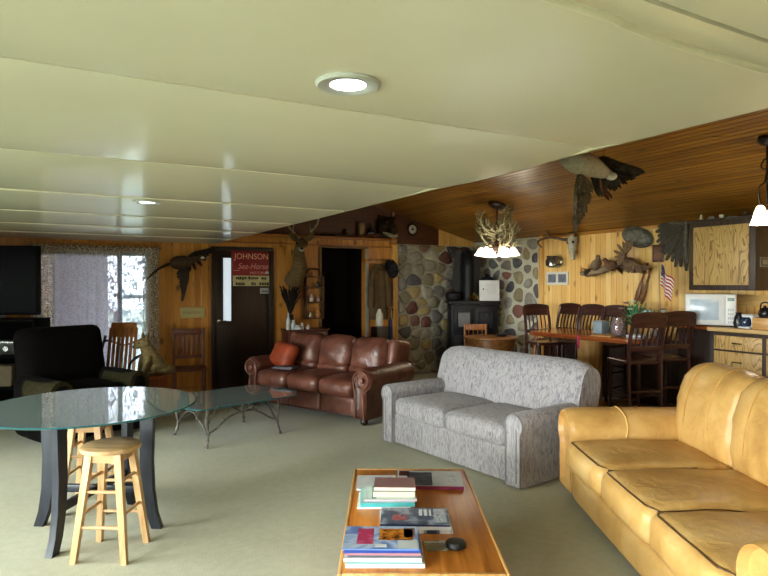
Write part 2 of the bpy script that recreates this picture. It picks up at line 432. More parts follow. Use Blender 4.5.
# patio window in the back wall
wz0 = .12
fr = B(); w = WX1 - WX0
for x in (WX0 + .03, WX1 - .03): fr.box((x, YB + .06, (wz0 + WZ) / 2), (.06, .08, WZ - wz0), bev=.006)
for z in (wz0 + .03, WZ - .03): fr.box(((WX0 + WX1) / 2, YB + .06, z), (w - .1, .08, .06), bev=.006)
xm = .80
fr.box((xm, YB + .06, (wz0 + WZ) / 2), (.06, .08, WZ - wz0 - .1), bev=.006)
zr = PY(133, 297, YB).z
fr.box(((xm + WX1) / 2, YB + .06, zr), (WX1 - xm - .08, .07, .05), bev=.006)
fr.box(((xm + WX1) / 2, YB + .06, zr - .38), (WX1 - xm - .08, .05, .03), bev=.006)
o = struct(fr.build('window_1', M_WFR))
p = B(); p.box(((WX0 + WX1) / 2, YB + .06, (wz0 + WZ) / 2), (w - .08, .006, WZ - wz0 - .08)); struct(p.build('window_pane', sheet_glass('#aab0b6', .7), o, smooth=0))
cs = B()
for x in (WX0 - .04, WX1 + .05): cs.box((x, YB - .012, (WZ + .06) / 2), (.09, .024, WZ + .06), bev=.004)
cs.box(((WX0 + WX1) / 2, YB - .012, WZ + .06), (w + .26, .026, .10), bev=.004)
struct(cs.build('trim_4', M_TRIM))
l = bpy.data.lights.new('daylight', 'AREA'); l.shape = 'RECTANGLE'; l.size = w; l.size_y = WZ - wz0; l.cycles.is_portal = True
lo = bpy.data.objects.new('daylight', l); COL.objects.link(lo); lo.location = ((WX0 + WX1) / 2, YB + .14, (WZ + wz0) / 2); lo.rotation_euler = (-PI / 2, 0, 0)
# ground outside and an added screen wall darkening the left half of the patio window
b = B(); b.box((1, 4, -.45), (90, 90, .1)); struct(b.build('ground', plain('#9aa28c', .9, .15, .4), smooth=0))
b = B(); b.box((.6, YB + 1.3, 2.55), (5.5, 2.3, .1)); struct(b.build('roof_added_shade', M_WALLP, smooth=0))  # unseen roof added to cut the daylight at the patio window
b = B(); b.box((.05, YB + 1.2, 1.0), (1.35, .08, 2.9)); struct(b.build('wall_added_screen', planks('#8f8a93', '#a29da6', '#6d6972', 'X', 'Z', .12, .8, 0), smooth=0))
# door
dr = B(); dr.box(((DX0 + DX1) / 2, YB + .03, DZ / 2), (DX1 - DX0 + .02, .045, DZ + .01), bev=.004)
d1 = struct(dr.build('door_1', M_DARK))
gx0, gx1 = PY(223, 280, YB).x, PY(231, 280, YB).x; gz1, gz0 = PY(227, 258, YB).z, PY(227, 321, YB).z
g = B(); g.box(((gx0 + gx1) / 2, YB + .003, (gz0 + gz1) / 2), (gx1 - gx0, .012, gz1 - gz0)); gl = struct(g.build('door_glass', emit('#c9d6e2', .8), d1, smooth=0))  # daylight in the pane is an even glow in its material
gf = B(); gw = gx1 - gx0
for x in (gx0 - .008, gx1 + .008): gf.box((x, YB - .002, (gz0 + gz1) / 2), (.016, .03, gz1 - gz0 + .03), bev=.003)
for z in (gz0 - .008, gz1 + .008): gf.box(((gx0 + gx1) / 2, YB - .002, z), (gw + .03, .03, .016), bev=.003)
struct(gf.build('door_glass_frame', M_DARK, d1))
hk = PY(219, 321, YB)
h = B(); h.lathe([(.028, 0), (.028, .012), (.012, .016), (.012, .05)], 16, M=Tm((hk.x, YB + .01, hk.z), (PI / 2, 0, 0))); h.tube([(hk.x, YB - .045, hk.z), (hk.x + .1, YB - .045, hk.z)], .010, 10)
o = struct(h.build('door_handle', plain('#b9b6aa', .25, .05, metal=1), d1)); o['label'] = 'pale metal lever handle'
df = B()
for x in (DX0 + .02, DX1 - .0): df.box((x, YB - .005, DZ / 2), (.07, .07, DZ), bev=.006)
df.box(((DX0 + DX1) / 2, YB - .005, DZ + .02), (DX1 - DX0 + .06, .07, .06), bev=.006)
struct(df.build('trim_5', M_DARK))
# doorway casing: stained left and top, pale right jamb
df = B(); df.box((HX0 - .03, YB - .008, HZ_ / 2), (.05, .03, HZ_), bev=.005); df.box(((HX0 + HX1) / 2, YB - .008, HZ_ + .02), (HX1 - HX0 + .1, .03, .04), bev=.005); struct(df.build('trim_6', plain('#6d5230', .5)))
df = B(); df.box((HX1 + .035, YB - .008, HZ_ / 2), (.07, .03, HZ_), bev=.005); struct(df.build('trim_7', plain('#9b927e', .5)))
# ledge over the doors, corner posts, chimney-side post
df = B(); df.box(((XE + 5.15) / 2, YB - .10, 2.36), (5.15 - XE, .20, .03), bev=.004); df.box(((XE + 5.15) / 2, YB - .008, 2.24), (5.15 - XE, .018, .03), bev=.004); struct(df.build('trim_8', wood('#8a5220', '#a96b2c', 'X')))
df = B(); df.box((5.19, YB - .03, 1.14), (.10, .06, 2.28), bev=.006); struct(df.build('trim_9', wood('#c08b45', '#dcb066', 'Z')))
df = B(); df.box((5.16, YB - .02, 2.75), (.05, .05, .85), bev=.006); struct(df.build('trim_10', wood('#8b6a48', '#a5835c', 'Z')))
df = B(); df.box((XR - .015, 7.27, 1.2), (.03, .09, 2.38), bev=.005); struct(df.build('trim_11', wood('#c9954c', '#e0b870', 'Z')))
df = B(); df.box((XR - .02, (YN + 7.2) / 2, EAVE - .02), (.03, 7.2 - YN, .05), bev=.006); struct(df.build('trim_12', wood('#a06a2a', '#c08a44', 'Y')))
# baseboards
df = B(); df.box((1.62, YB - .01, .05), (.72, .02, .1), bev=.004); df.box((3.4, YB - .01, .05), (.76, .02, .1), bev=.004); struct(df.build('baseboard_back', M_TRIM))
# fieldstone facing
def cells(W, H, size, seed, elong):
    r = random.Random(seed); pts = []
    for t in range(4000):
        p = (r.uniform(0, W), r.uniform(0, H)); m = size * r.uniform(.72, 1.15)
        if all(math.hypot((p[0] - q[0]), (p[1] - q[1]) / elong) > m for q in pts): pts.append(p)
    out = []
    for p in pts:
        poly = [(0, 0), (W, 0), (W, H), (0, H)]
        for q in pts:
            if q is p or math.hypot(p[0] - q[0], p[1] - q[1]) > size * 4: continue
            mx, my = (p[0] + q[0]) / 2, (p[1] + q[1]) / 2; nx, ny = q[0] - p[0], q[1] - p[1]; res = []
            for i in range(len(poly)):
                a, c = poly[i], poly[(i + 1) % len(poly)]
                da = (a[0] - mx) * nx + (a[1] - my) * ny; dc = (c[0] - mx) * nx + (c[1] - my) * ny
                if da <= 0: res.append(a)
                if da * dc < 0:
                    t = da / (da - dc); res.append((lerp(a[0], c[0], t), lerp(a[1], c[1], t)))
            poly = res
            if len(poly) < 3: break
        if len(poly) >= 3: out.append((p, poly))
    return out
def stone_mat():
    n = N('fieldstone'); at = n.add('ShaderNodeVertexColor', layer_name='Col'); v = n.coords(); f = n.noise(v, 16, 6)
    c = n.mix(.55, at.outputs[0], n.mix(1.0, at.outputs[0], n.ramp(f, [(.25, (.35, .35, .35)), (.75, (1, 1, 1))]), 'MULTIPLY'))
    n.base(c); n.bump(f, .35, .02); return n.set(.6)
M_STONE = stone_mat()
def mortar_mat(c1, c2):
    n = N('mortar'); v = n.coords(); f = n.noise(v, 30, 6); n.base(n.ramp(f, [(.3, srgb(c1)), (.7, srgb(c2))])); n.bump(f, .6, .02); return n.set(.9)
def stones(name, M, W, H, size, seed, gap, pal, mortar, elong=.85, small=.0):
    r = random.Random(seed + 5); bb = B()
    for p, poly in cells(W, H, size, seed, elong):
        cx = sum(q[0] for q in poly) / len(poly); cy = sum(q[1] for q in poly) / len(poly)
        g = gap * r.uniform(.6, 1.5); k = []
        for q in poly:
            d = math.hypot(q[0] - cx, q[1] - cy); kk = max(.35, (d - g) / d) * (1 - small * r.random()); k.append((cx + (q[0] - cx) * kk, cy + (q[1] - cy) * kk))
        for _ in range(3):
            o = []
            for i in range(len(k)):
                a, c = k[i], k[(i + 1) % len(k)]
                o += [(lerp(a[0], c[0], .25), lerp(a[1], c[1], .25)), (lerp(a[0], c[0], .75), lerp(a[1], c[1], .75))]
            k = o
        hgt = r.uniform(.035, .06); col = srgb(r.choices([c for c, w in pal], [w for c, w in pal])[0]); q = r.uniform(.8, 1.15); col = tuple(x * q for x in col)
        rings = []
        for sc, z in ((1, 0), (.99, .35), (.93, .7), (.78, .92), (.5, 1.03), (.15, 1.06)):
            rings.append([(cx + (x - cx) * sc, cy + (y - cy) * sc, .02 + hgt * z + .008 * pnoise(Vector((x * 9, y * 9, seed))) * sc) for x, y in k])
        n = len(k); vs = [v for rg in rings for v in rg]; fs = []
        for i in range(len(rings) - 1):
            for j in range(n): fs.append((i * n + j, i * n + (j + 1) % n, (i + 1) * n + (j + 1) % n, (i + 1) * n + j))
        fs.append(tuple(range((len(rings) - 1) * n, len(rings) * n)))
        bb.add(vs, fs, M, 0, col)
    nx, ny = 30, 40; rows = [[(W * i / nx, H * j / ny, .028 + .012 * pnoise(Vector((i * .8, j * .8, seed)))) for i in range(nx + 1)] for j in range(ny + 1)]
    bb.ring([rw + [(W, rw[0][1], 0), (0, rw[0][1], 0)] for rw in rows], M=M, mi=1)
    return struct(bb.build(name, [M_STONE, mortar], smooth=50, fix=True))
PAL1 = [('#8a8168', 4), ('#9a9483', 4), ('#7d7a72', 3), ('#a08a5c', 3), ('#6b3f33', 2), ('#5a5658', 2), ('#b3ab97', 3), ('#7c5a48', 1)]
PAL2 = [('#96918a', 4), ('#aaa38f', 3), ('#6c6c72', 2), ('#84594e', 1.4), ('#a29474', 2), ('#8d807c', 3), ('#55525a', 1)]
stones('wall_fieldstone_back', Matrix(((1, 0, 0, 5.25), (0, 0, -1, YB), (0, 1, 0, 0), (0, 0, 0, 1))), XR - 5.25, 2.30, .25, 11, .016, PAL1, mortar_mat('#8f8b7c', '#a8a495'))
stones('wall_fieldstone_right', Matrix(((0, 0, -1, XR), (-1, 0, 0, YB - .03), (0, 1, 0, 0), (0, 0, 0, 1))), YB - .03 - 7.31, zc(XR) - .01, .29, 23, .034, PAL2, mortar_mat('#b3b09f', '#c9c6b6'), .8, .12)
# ================================================================ SOFAS
def rolled_arm(cx, y0, y1, zb, ro, ri, inner, outer, sign, nose=.03, n=22):
    """rings of a scroll arm swept from the front (y0) to the back (y1); sign = +1 arm on the +x end"""
    prof = [(-inner, zb), (-inner, ro[1] - .02)]
    for k in range(n + 1):
        a = PI - k * (PI + .75) / n; prof.append((ro[0] + ri * math.cos(a), ro[1] + ri * math.sin(a)))
    prof += [(outer, ro[1] - ri * .95), (outer, zb)]
    rings = []
    for y, sc in ((y0 + .0, .80), (y0 - nose * .6, .90), (y0 - nose * .25 + .01, .97), (y0 + .03, 1.0), (lerp(y0, y1, .5), 1.005), (y1, 1.0)):
        rings.append([(cx + sign * (ro[0] + (x - ro[0]) * sc), y, max(zb, ro[1] + (z - ro[1]) * sc)) for x, z in prof])
    return rings
# ---- yellow leather sofa -------------------------------------------------
M_YEL = leather('#c59a58', '#9f7138', '#dab87c', .33, 2.6, .28)
M_YSEAM = plain('#4f3313', .6)
def yellow_sofa():
    L, D = 2.62, 1.12
    t = thing('leather_sofa', 'big tan yellow leather sofa with rolled arms, beside the low wooden coffee table', 'sofa', CW(1.36 + D / 2, 3.31), ZR - PI / 2)
    y0 = -D / 2; xs = -1.01; cw = .667          # local -x is the far end (away from the camera)
    b = B(); b.box((0, .06, .165), (L - .14, D - .16, .25), bev=.05, seg=4); b.pillow((0, y0 + .04, .17), (2.02, .09, .22), .04, 0, 10, fpuff=.02)
    b.build('base', M_YEL, t, smooth=60)
    for k in range(3):
        x = xs + cw * (k + .5)
        c = B(); c.pillow((x, y0 + .39, .385), (cw - .006, .86, .19), .055, .035, 14, fpuff=.03, lump=.012, seed=k)
        co = c.build('seat_cushion', M_YEL, t, smooth=70)
        p = B(); w = cw / 2 - .014; pts = []
        for q in range(25):
            u = 2 * q / 24 - 1; e = max(0, abs(u) - .86) / .14
            h, nn = c.hit((x + u * w, y0 - .5 + .03 * e, .70), (0, .52, -.24))
            if h is not None: pts.append(h + nn * .002)
        p.tube(pts, .0045, 6)
        for sg in (-1, 1):
            pts = []
            for q in range(12):
                h, nn = c.hit((x + sg * (w - .004), y0 + .02 + .05 * q, .8), (0, 0, -1))
                if h is not None: pts.append(h + nn * .0015)
            p.tube(pts, .0035, 6)
        p.build('piping', M_YSEAM, co)
    cw = .70
    for k in range(3):
        x = -1.09 + cw * (k + .5); rings = []
        NX = 20; H = [(y0 + .77, .44), (y0 + .745, .60), (y0 + .76, .76), (y0 + .80, .90), (y0 + .855, .995), (y0 + .93, 1.045), (y0 + 1.02, 1.05), (y0 + 1.10, 1.0), (y0 + 1.13, .9), (y0 + 1.10, .5)]
        prof = curve([(0, a, z) for a, z in H], 4)
        for i in range(NX + 1):
            u = 2 * i / NX - 1; cx = x + u * (cw / 2 - .002); e = abs(u)
            pf = .045 * (1 - e ** 5); ring = []
            for j, q in enumerate(prof):
                s = j / (len(prof) - 1); g = .006 * math.sin(j * 5.1 + 1.3 * math.sin(j)) * max(0, e - .72) / .28 if e > .72 else 0
                nb = Vector((0, q.y - (y0 + .98), q.z - .62)).normalized()
                fl = .012 * pnoise(Vector((cx * 5, q.y * 4, q.z * 4)))
                ring.append(Vector((cx, q.y, q.z)) + nb * (pf - .045 + g + fl * (1 - e)))
            rings.append(ring)
        c = B(); c.ring(rings); co = c.build('back_cushion', M_YEL, t, smooth=70)
        sm = B()
        for u in (-.42, .42):
            cx = x + u * cw / 2
            sm.tube([Vector((cx, q.y, q.z)) + Vector((0, q.y - (y0 + .98), q.z - .62)).normalized() * .0015 for q in prof[4:28]], .004, 6)
        sm.build('seam', plain('#b98a42', .5), co)
    b = B(); b.box((0, D / 2 - .02, .5), (2.1, .1, .86), bev=.04); b.build('back_frame', M_YEL, t)
    for sg in (-1, 1):
        cx = sg * 1.16; a = B(); a.ring(rolled_arm(cx, y0 + .03, D / 2 - .08, .05, (.01, .52), .165, .15, .13, sg, .06))
        ao = a.build('arm', M_YEL, t, smooth=60)
        s = B()
        for yy in (y0 + .40,):
            pts = [(cx + sg * (.01 + .167 * math.cos(an)), yy + .01 * math.sin(3 * an), .52 + .167 * math.sin(an)) for an in [PI + .1 - k * (PI + .5) / 20 for k in range(21)]]
            s.tube(pts, .006, 6)
        s.build('seam', plain('#cfa862', .5), ao)
    for sx in (-1, 1):
        for sy in (-1, 1):
            f = B(); f.lathe([(.03, 0), (.035, .05)], 14, (sx * 1.15, sy * .42, 0)); f.build('foot', M_DARK, t)
yellow_sofa()

# ---- grey upholstered loveseat -------------------------------------------
def grey_fabric():
    n = N('grey_weave'); v = n.coords((1, 1, .24), (.12, .16, .1)); a = n.noise(v, 36, 5, 1.6, .65); b = n.noise(v, 5, 3, 1.0); c = n.noise(n.coords(), 210, 2)
    col = n.ramp(a, [(.30, srgb('#58555b')), (.46, srgb('#8b868a')), (.57, srgb('#aca7a7')), (.75, srgb('#767277'))])
    col = n.mix(n.math('MULTIPLY', b, .35), col, srgb('#a39d9e')); n.base(col); n.bump(n.math('ADD', c, a), .35, .012); return n.set(.9, spec=.2, sheen=.25)
M_GREY = grey_fabric()
M_GPIPE = plain('#7e7c7c', .85)
def grey_sofa():
    L, D = 1.84, .96
    ang = math.radians(-53.8); mid = Vector((.535, 5.36)); nrm = Vector((-math.sin(ang), math.cos(ang))); c = mid + nrm * D / 2
    t = thing('loveseat', 'grey mottled fabric loveseat with two seat cushions, between the two leather sofas', 'sofa', CW(c.x, c.y), ZR + ang)
    y0 = -D / 2
    b = B(); b.box((0, .0, .165), (L - .10, D - .04, .29), bev=.02); b.build('base', M_GREY, t)
    for sg in (-1, 1):
        x = sg * .365
        q = B(); q.pillow((x, y0 + .36, .385), (.724, .74, .17), .05, .028, 12, fpuff=.012, lump=.006, seed=sg); q.build('seat_cushion', M_GREY, t, smooth=70)
    bk = B(); rings = []; prof = curve([(0, a, z) for a, z in ((y0 + .66, .36), (y0 + .70, .6), (y0 + .755, .80), (y0 + .80, .895), (y0 + .87, .94), (y0 + .96, .93), (y0 + 1.03, .87), (y0 + 1.05, .76), (y0 + 1.0, .5), (y0 + .95, .12))], 4)
    for i in range(25):
        u = 2 * i / 24 - 1; e = abs(u); k = 1 - .10 * e ** 14
        rings.append([Vector((u * (L / 2 - .01) * (1 if e < .99 else .995), lerp(y0 + .9, p.y, k), lerp(.5, p.z, 1 - .13 * e ** 12) + .006 * pnoise(Vector((u * 3, p.y * 3, p.z * 3))))) for p in prof])
    bk.ring(rings); bk.build('backrest', M_GREY, t, smooth=60)
    for sg in (-1, 1):
        cx = sg * (L / 2 - .09)
        prof = [(-.085, .02), (-.085, .50)]
        for k in range(15):
            a = PI - .1 - k * (PI + .5) / 14; prof.append((.005 + .098 * math.cos(a), .505 + .092 * math.sin(a)))
        prof += [(.075, .43), (.078, .02)]
        rings = [[(cx + sg * x * s, y, .3 + (z - .3) * (1 - (1 - s) * .5) if z > .3 else z) for x, z in prof] for y, s in ((y0 - .012, .93), (y0 + .008, 1.0), (0, 1.0), (y0 + .86, 1.0))]
        a = B(); a.ring(rings); ao = a.build('arm', M_GREY, t, smooth=50)
        pp = B(); fl = [(cx + sg * x * .9, y0 - .014, .3 + (z - .3) * .96 if z > .3 else z) for x, z in prof[0:-1] + [prof[-1]]]
        pp.tube(fl, .007, 6); pp.tube([(cx + sg * .03, y0 - .012, .05), (cx + sg * .03, y0 - .013, .47)], .006, 6); pp.build('piping', M_GPIPE, ao)
    f = B(); f.box((0, 0.02, .03), (L - .2, D - .15, .05)); f.build('plinth', plain('#1d1b1b', .9), t)
grey_sofa()

# ---- brown leather sofa ----------------------------------------------------
M_BRN = leather('#62392c', '#44251d', '#875646', .28, 4.0, .30)
M_BSEAM = plain('#3a1a12', .5)
def brown_sofa():
    L, D = 2.06, 1.06
    ang = math.radians(-36.4); mid = Vector((-1.0, 7.27)); nrm = Vector((-math.sin(ang), math.cos(ang))); c = mid + nrm * D / 2
    t = thing('leather_sofa', 'dark brown leather sofa with scroll arms, behind the glass coffee table', 'sofa', CW(c.x, c.y), ZR + ang)
    y0 = -D / 2; cw = .54
    b = B(); b.box((0, .03, .2), (L - .30, D - .10, .22), bev=.02); b.build('base', M_BRN, t)
    for k in range(3):
        pb = B(); pb.pillow(((k - 1) * cw, y0 + .05, .195), (cw - .01, .05, .21), .018, 0, 6, fpuff=.006); pb.build('front_panel', M_BRN, t, smooth=60)
    nb = B(); nb.box((0, y0 + .03, .095), (1.64, .03, .02), bev=.006); nb.build('rail', M_BSEAM, t)
    for k in range(3):
        x = (k - 1) * cw
        q = B(); q.pillow((x, y0 + .36, .395), (cw - .006, .76, .19), .06, .035, 12, fpuff=.035, lump=.012, seed=k + 3); q.build('seat_cushion', M_BRN, t, smooth=70)
        q = B(); q.pillow((x, y0 + .70, .70), (cw - .004, .25, .42), .10, .03, 14, rot=(-.20, 0, 0), fpuff=.06, lump=.02, seed=k); co = q.build('back_cushion', M_BRN, t, smooth=70)
        q = B(); q.pillow((x, y0 + .60, .53), (cw - .02, .16, .13), .06, .0, 8, rot=(-.1, 0, 0), fpuff=.03); q.build('lumbar_roll', M_BRN, t, smooth=70)
    b = B(); b.pillow((0, y0 + .90, .50), (L - .34, .22, .78), .07, .0, 12, rot=(-.12, 0, 0)); b.build('backrest', M_BRN, t, smooth=60)
    for sg in (-1, 1):
        w = B(); w.pillow((sg * .86, y0 + .82, .71), (.13, .34, .40), .06, .01, 8, rot=(-.2, 0, sg * -.12)); w.build('wing', M_BRN, t, smooth=60)
        cx = sg * .91; a = B(); a.ring(rolled_arm(cx, y0 + .02, y0 + .88, .07, (.015, .515), .135, .10, .075, sg, .01)); ao = a.build('arm', M_BRN, t, smooth=50)
        sc = B(); yy = y0 - .008
        out = [(cx - sg * .075, yy, .08), (cx - sg * .075, yy, .36)]
        for k in range(27):
            an = PI + .25 - k * (2 * PI * 1.12) / 26; r = .115 * (1 - .012 * k); out.append((cx + sg * (.015 + r * math.cos(an)), yy, .515 + r * math.sin(an)))
        sc.tube(out, .011, 8, flat=.7); sc.ball((cx + sg * .015, yy, .515), (.03, .015, .03), 12)
        sc.tube([(cx + sg * .05, yy, .08), (cx + sg * .04, yy, .36)], .009, 8)
        sc.build('scroll_trim', plain('#8a5845', .4), ao)
        for yy in (y0 + .07, y0 + .85):
            f = B(); f.lathe([(.028, 0), (.042, .02), (.045, .045), (.03, .075)], 16, (cx, yy, 0)); f.build('foot', plain('#2a150d', .4), t)
    return t
SB = brown_sofa()
def on_brown(x, y, z): return SB.matrix_basis @ Vector((x, y, z))
bpy.context.view_layer.update()
# throw pillow and folded newspaper on its left end
b = B(); b.pillow((0, 0, 0), (.42, .13, .34), .06, 0, 12, fpuff=.05)
p = on_brown(-.66, -.19, .665); o = b.build('throw_pillow', plain('#8a3410', .6, .3, 9), None, p, (-.45, .1, SB.rotation_euler.z - .2), smooth=70)
tag(o, 'rust orange throw pillow at the left end of the brown leather sofa', 'pillow')
b = B()
for k in range(3): b.box((.01 * k, .006 * k, .005 + .008 * k), (.30 - .02 * k, .20, .008), (0, 0, .06 * k), bev=.002)
o = b.build('newspaper', plain('#5d5a62', .7, .35, 25), None, on_brown(-.42, -.40, .530), (0, 0, SB.rotation_euler.z + .15)); tag(o, 'folded grey newspaper lying on the brown leather sofa seat', 'newspaper')
# ---- dark recliner ---------------------------------------------------------
M_RECL = plain('#0a0807', .95, .25, 20, bump=.3, bscale=120, spec=.1)
M_RECO = plain('#2b2716', .95, .35, 40, bump=.4, bscale=90, spec=.1)
def recliner():
    t = thing('recliner', 'black recliner with olive patterned arms in front of the lace curtain', 'armchair', CW(-3.22, 6.3), ZR + math.radians(55))
    b = B(); b.box((0, .05, .22), (.72, .75, .34), bev=.04); b.build('base', M_RECL, t)
    b = B(); b.pillow((0, -.08, .47), (.60, .68, .18), .07, .03, 10); b.build('seat_cushion', M_RECL, t, smooth=70)
    b = B(); b.pillow((0, .36, .78), (.90, .24, .74), .10, .0, 12, rot=(-.22, 0, 0), fpuff=.03); b.build('backrest', M_RECL, t, smooth=70)
    for s in (-1, 1):
        b = B(); b.pillow((s * .41, -.05, .36), (.20, .86, .60), .09, .02, 12); ao = b.build('arm', M_RECL, t, smooth=70)
        c = B(); rings = []
        for y in (-.46, -.44, -.2, .1):
            rings.append([(s * .41 + .112 * math.cos(a), y, .56 + .115 * math.sin(a)) for a in [PI * k / 12 for k in range(13)]] + [(s * .41 - .105, y, .46), (s * .41 + .105, y, .46)][::1])
        c.ring(rings); c.build('arm_cover', M_RECO, ao, smooth=60)
recliner()
# ================================================================ ROUND GLASS TABLE AND STOOLS
M_GLASS = sheet_glass('#c2d6d9', 2.1, .03, .20)
M_GEDGE = plain('#2f6a72', .15, .1)
M_BLUE = wood('#0f131b', '#1c232f', 'Z', rough=.42)
def glass_table():
    R = .67; H = .82; c = (-1.935, 3.94)
    t = thing('glass_table', 'round glass dining table on four dark blue curved wooden legs', 'table', CW(*c), ZR)
    b = B(); b.lathe([(R - .012, 0), (R, .006), (R - .012, .012)], 96, (0, 0, H - .012))
    o = b.build('glass_top', [M_GLASS, M_GEDGE], t, smooth=20)
    for p in o.data.polygons:
        if abs(p.normal.z) < .95: p.material_index = 1
    feet = [(-1.97, 3.53), (-2.3, 3.98), (-1.5, 3.94), (-1.85, 4.38)]
    cen = Vector((-1.9, 3.955))
    for f in feet:
        d = (Vector(f) - cen); n = d.normalized(); q = cen - Vector(c); s = Vector((-n.y, n.x)); rings = []
        for z, off, w in ((0, .0, .040), (.10, -.035, .043), (.25, -.06, .047), (.45, -.07, .05), (.65, -.065, .053), (H - .014, -.06, .055)):
            pc = q + d + n * off; h = .026
            rings.append([(pc.x + n.x * a * w * .8 + s.x * bb * h * .85, pc.y + n.y * a * w * .8 + s.y * bb * h * .85, z) for a, bb in ((-1, -1), (1, -1), (1, 1), (-1, 1))])
        L = B(); L.ring(rings); L.build('leg', M_BLUE, t, smooth=30)
    for i, (a, e) in enumerate(((0, 3), (1, 2))):
        A = Vector(feet[a]) - Vector(c); E_ = Vector(feet[e]) - Vector(c); m = (A + E_) / 2; d = E_ - A
        sb = B(); sb.box((m.x, m.y, .255 + .0 * i), (d.length - .14, .035, .05), (0, 0, math.atan2(d.y, d.x)), bev=.004); sb.build('stretcher', M_BLUE, t)
glass_table()
M_OAK = wood('#b68f60', '#d3b082', 'X', 4, .38)
M_OAKL = wood('#b88f5e', '#d6b486', 'Z', 4, .38)
def stool(label, c, rz):
    t = thing('bar_stool', label, 'stool', CW(*c), ZR + rz, 'round wooden stools at the glass table')
    H = .655
    b = B(); b.lathe([(.150, H - .034), (.166, H - .030), (.172, H - .018), (.170, H - .006), (.158, H), (.08, H - .003)], 48); b.build('seat', M_OAK, t)
    a, z0 = .150, H - .034
    def leg(sx, sy, z): k = lerp(a, .085, z / z0); return Vector((sx * k, sy * k, z))
    for sx in (-1, 1):
        for sy in (-1, 1):
            L = B(); rings = []
            for z, w in ((0, .017), (z0, .021)):
                p = leg(sx, sy, z); rings.append([(p.x + i * w, p.y + j * w, p.z) for i, j in ((-1, -1), (1, -1), (1, 1), (-1, 1))])
            L.ring(rings); L.build('leg', M_OAKL, t, smooth=20)
    for z, pairs in ((.20, 'x'), (.265, 'y'), (.40, 'x'), (.455, 'y')):
        for s in (-1, 1):
            p, q = (leg(-1, s, z), leg(1, s, z)) if pairs == 'x' else (leg(s, -1, z), leg(s, 1, z))
            r = B(); r.tube([p, q], .0105, 10); r.build('rung', M_OAK, t)
    ap = B()
    for s in (-1, 1):
        ap.box((0, s * .09, z0 - .03), (.15, .018, .05)); ap.box((s * .09, 0, z0 - .03), (.018, .15, .05))
    ap.build('apron', M_OAK, t)
stool('round seated natural wood stool standing in front of the glass table', (-1.64, 3.58), -.03)
stool('natural wood stool pushed right under the round glass table', (-2.12, 4.30), .08)

# ================================================================ GLASS COFFEE TABLE ON BRANCH LEGS
M_IRON = plain('#6f6a64', .45, .35, 30, metal=.6, bump=.4)
M_GLASS2 = sheet_glass('#b4cacd', 2.0, .03, .20)
def branch_table():
    e1 = math.radians(43); H = .40
    t = thing('glass_coffee_table', 'glass coffee table with clipped corners on twisted branch legs', 'table', CW(-1.68, 6.37), ZR + e1)
    o8 = [(-.50, -.42), (.62, -.40), (.76, -.20), (.78, .22), (.60, .50), (-.30, .52), (-.56, .34), (-.58, -.22)]
    b = B(); b.prism(o8, .012, Tm((0, 0, H - .012)), 0, .003); o = b.build('glass_top', [M_GLASS2, M_GEDGE], t, smooth=0)
    for p in o.data.polygons:
        if abs(p.normal.z) < .9: p.material_index = 1
    L = [(-.40, -.35), (.42, -.34), (.40, .36), (-.40, .35)]
    r = random.Random(3)
    for x, y in L:
        g = B(); sx, sy = math.copysign(1, x), math.copysign(1, y)
        pts = curve([(x + sx * .02, y + sy * .02, 0), (x + .006, y, .07), (x - sx * .012, y - sy * .006, .16), (x + sx * .006, y, .26), (x, y + sy * .01, H - .013)], 5)
        g.tube(pts, [.015 + .004 * math.sin(i * 1.7) for i in range(len(pts))], 8)
        g.tube(curve([(x, y, .22), (x - sx * .07, y - sy * .02, .31), (x - sx * .13, y - sy * .05, H - .015)], 5), [.010] * 5 + [.008] * 6, 6)
        g.build('leg', M_IRON, t)
    for i in range(4):
        (x0, y0), (x1, y1) = L[i], L[(i + 1) % 4]; P = []
        for k in range(9):
            u = k / 8; arch = math.sin(PI * u); P.append((lerp(x0, x1, u) + .012 * r.uniform(-1, 1), lerp(y0, y1, u) + .012 * r.uniform(-1, 1), .13 + .17 * arch + .02 * r.uniform(-1, 1)))
        g = B(); g.tube(curve(P, 4), .009, 7)
        for k in (2, 4, 5, 6):
            p = Vector(P[k]); g.tube(curve([p, p + Vector((r.uniform(-.06, .06), r.uniform(-.06, .06), .04)), p + Vector((r.uniform(-.1, .1), r.uniform(-.1, .1), H - .02 - p.z))], 4), .0065, 6)
        g.build('branch_stretcher', M_IRON, t)
branch_table()

# ================================================================ LOW WOODEN COFFEE TABLE WITH MAGAZINES
M_CT = wood('#a05c1e', '#c67e36', 'Y', 3.2, .36, 0)
M_CTE = wood('#b98243', '#d3a263', 'Y', 4, .35)
def coffee_table():
    t = thing('coffee_table', 'long low honey brown wooden coffee table carrying stacks of magazines', 'table', CW(.165, 3.15), ZR)
    W, L, H = .715, 1.40, .42
    b = B(); b.box((0, 0, H - .018), (W - .03, L - .03, .034), bev=.004); b.build('tabletop', M_CT, t)
    e = B()
    for s in (-1, 1): e.box((s * (W / 2 - .008), 0, H - .03), (.016, L, .062), bev=.005); e.box((0, s * (L / 2 - .008), H - .03), (W - .034, .016, .062), bev=.005)
    e.build('edge_banding', M_CTE, t)
    for sx in (-1, 1):
        for sy in (-1, 1):
            l = B(); l.box((sx * (W / 2 - .055), sy * (L / 2 - .06), (H - .036) / 2), (.065, .065, H - .036), bev=.006); l.build('leg', M_CT, t)
    s = B(); s.box((0, 0, .13), (W - .14, L - .16, .02), bev=.003); s.build('shelf', M_CT, t)
    a = B()
    for q in (-1, 1): a.box((q * (W / 2 - .05), 0, H - .08), (.02, L - .18, .08)); a.box((0, q * (L / 2 - .05), H - .08), (W - .18, .02, .08))
    a.build('apron', M_CT, t)
coffee_table()
M_PAGES = plain('#d9d6d0', .8, .06, 90, stretch=(1, 1, 12))
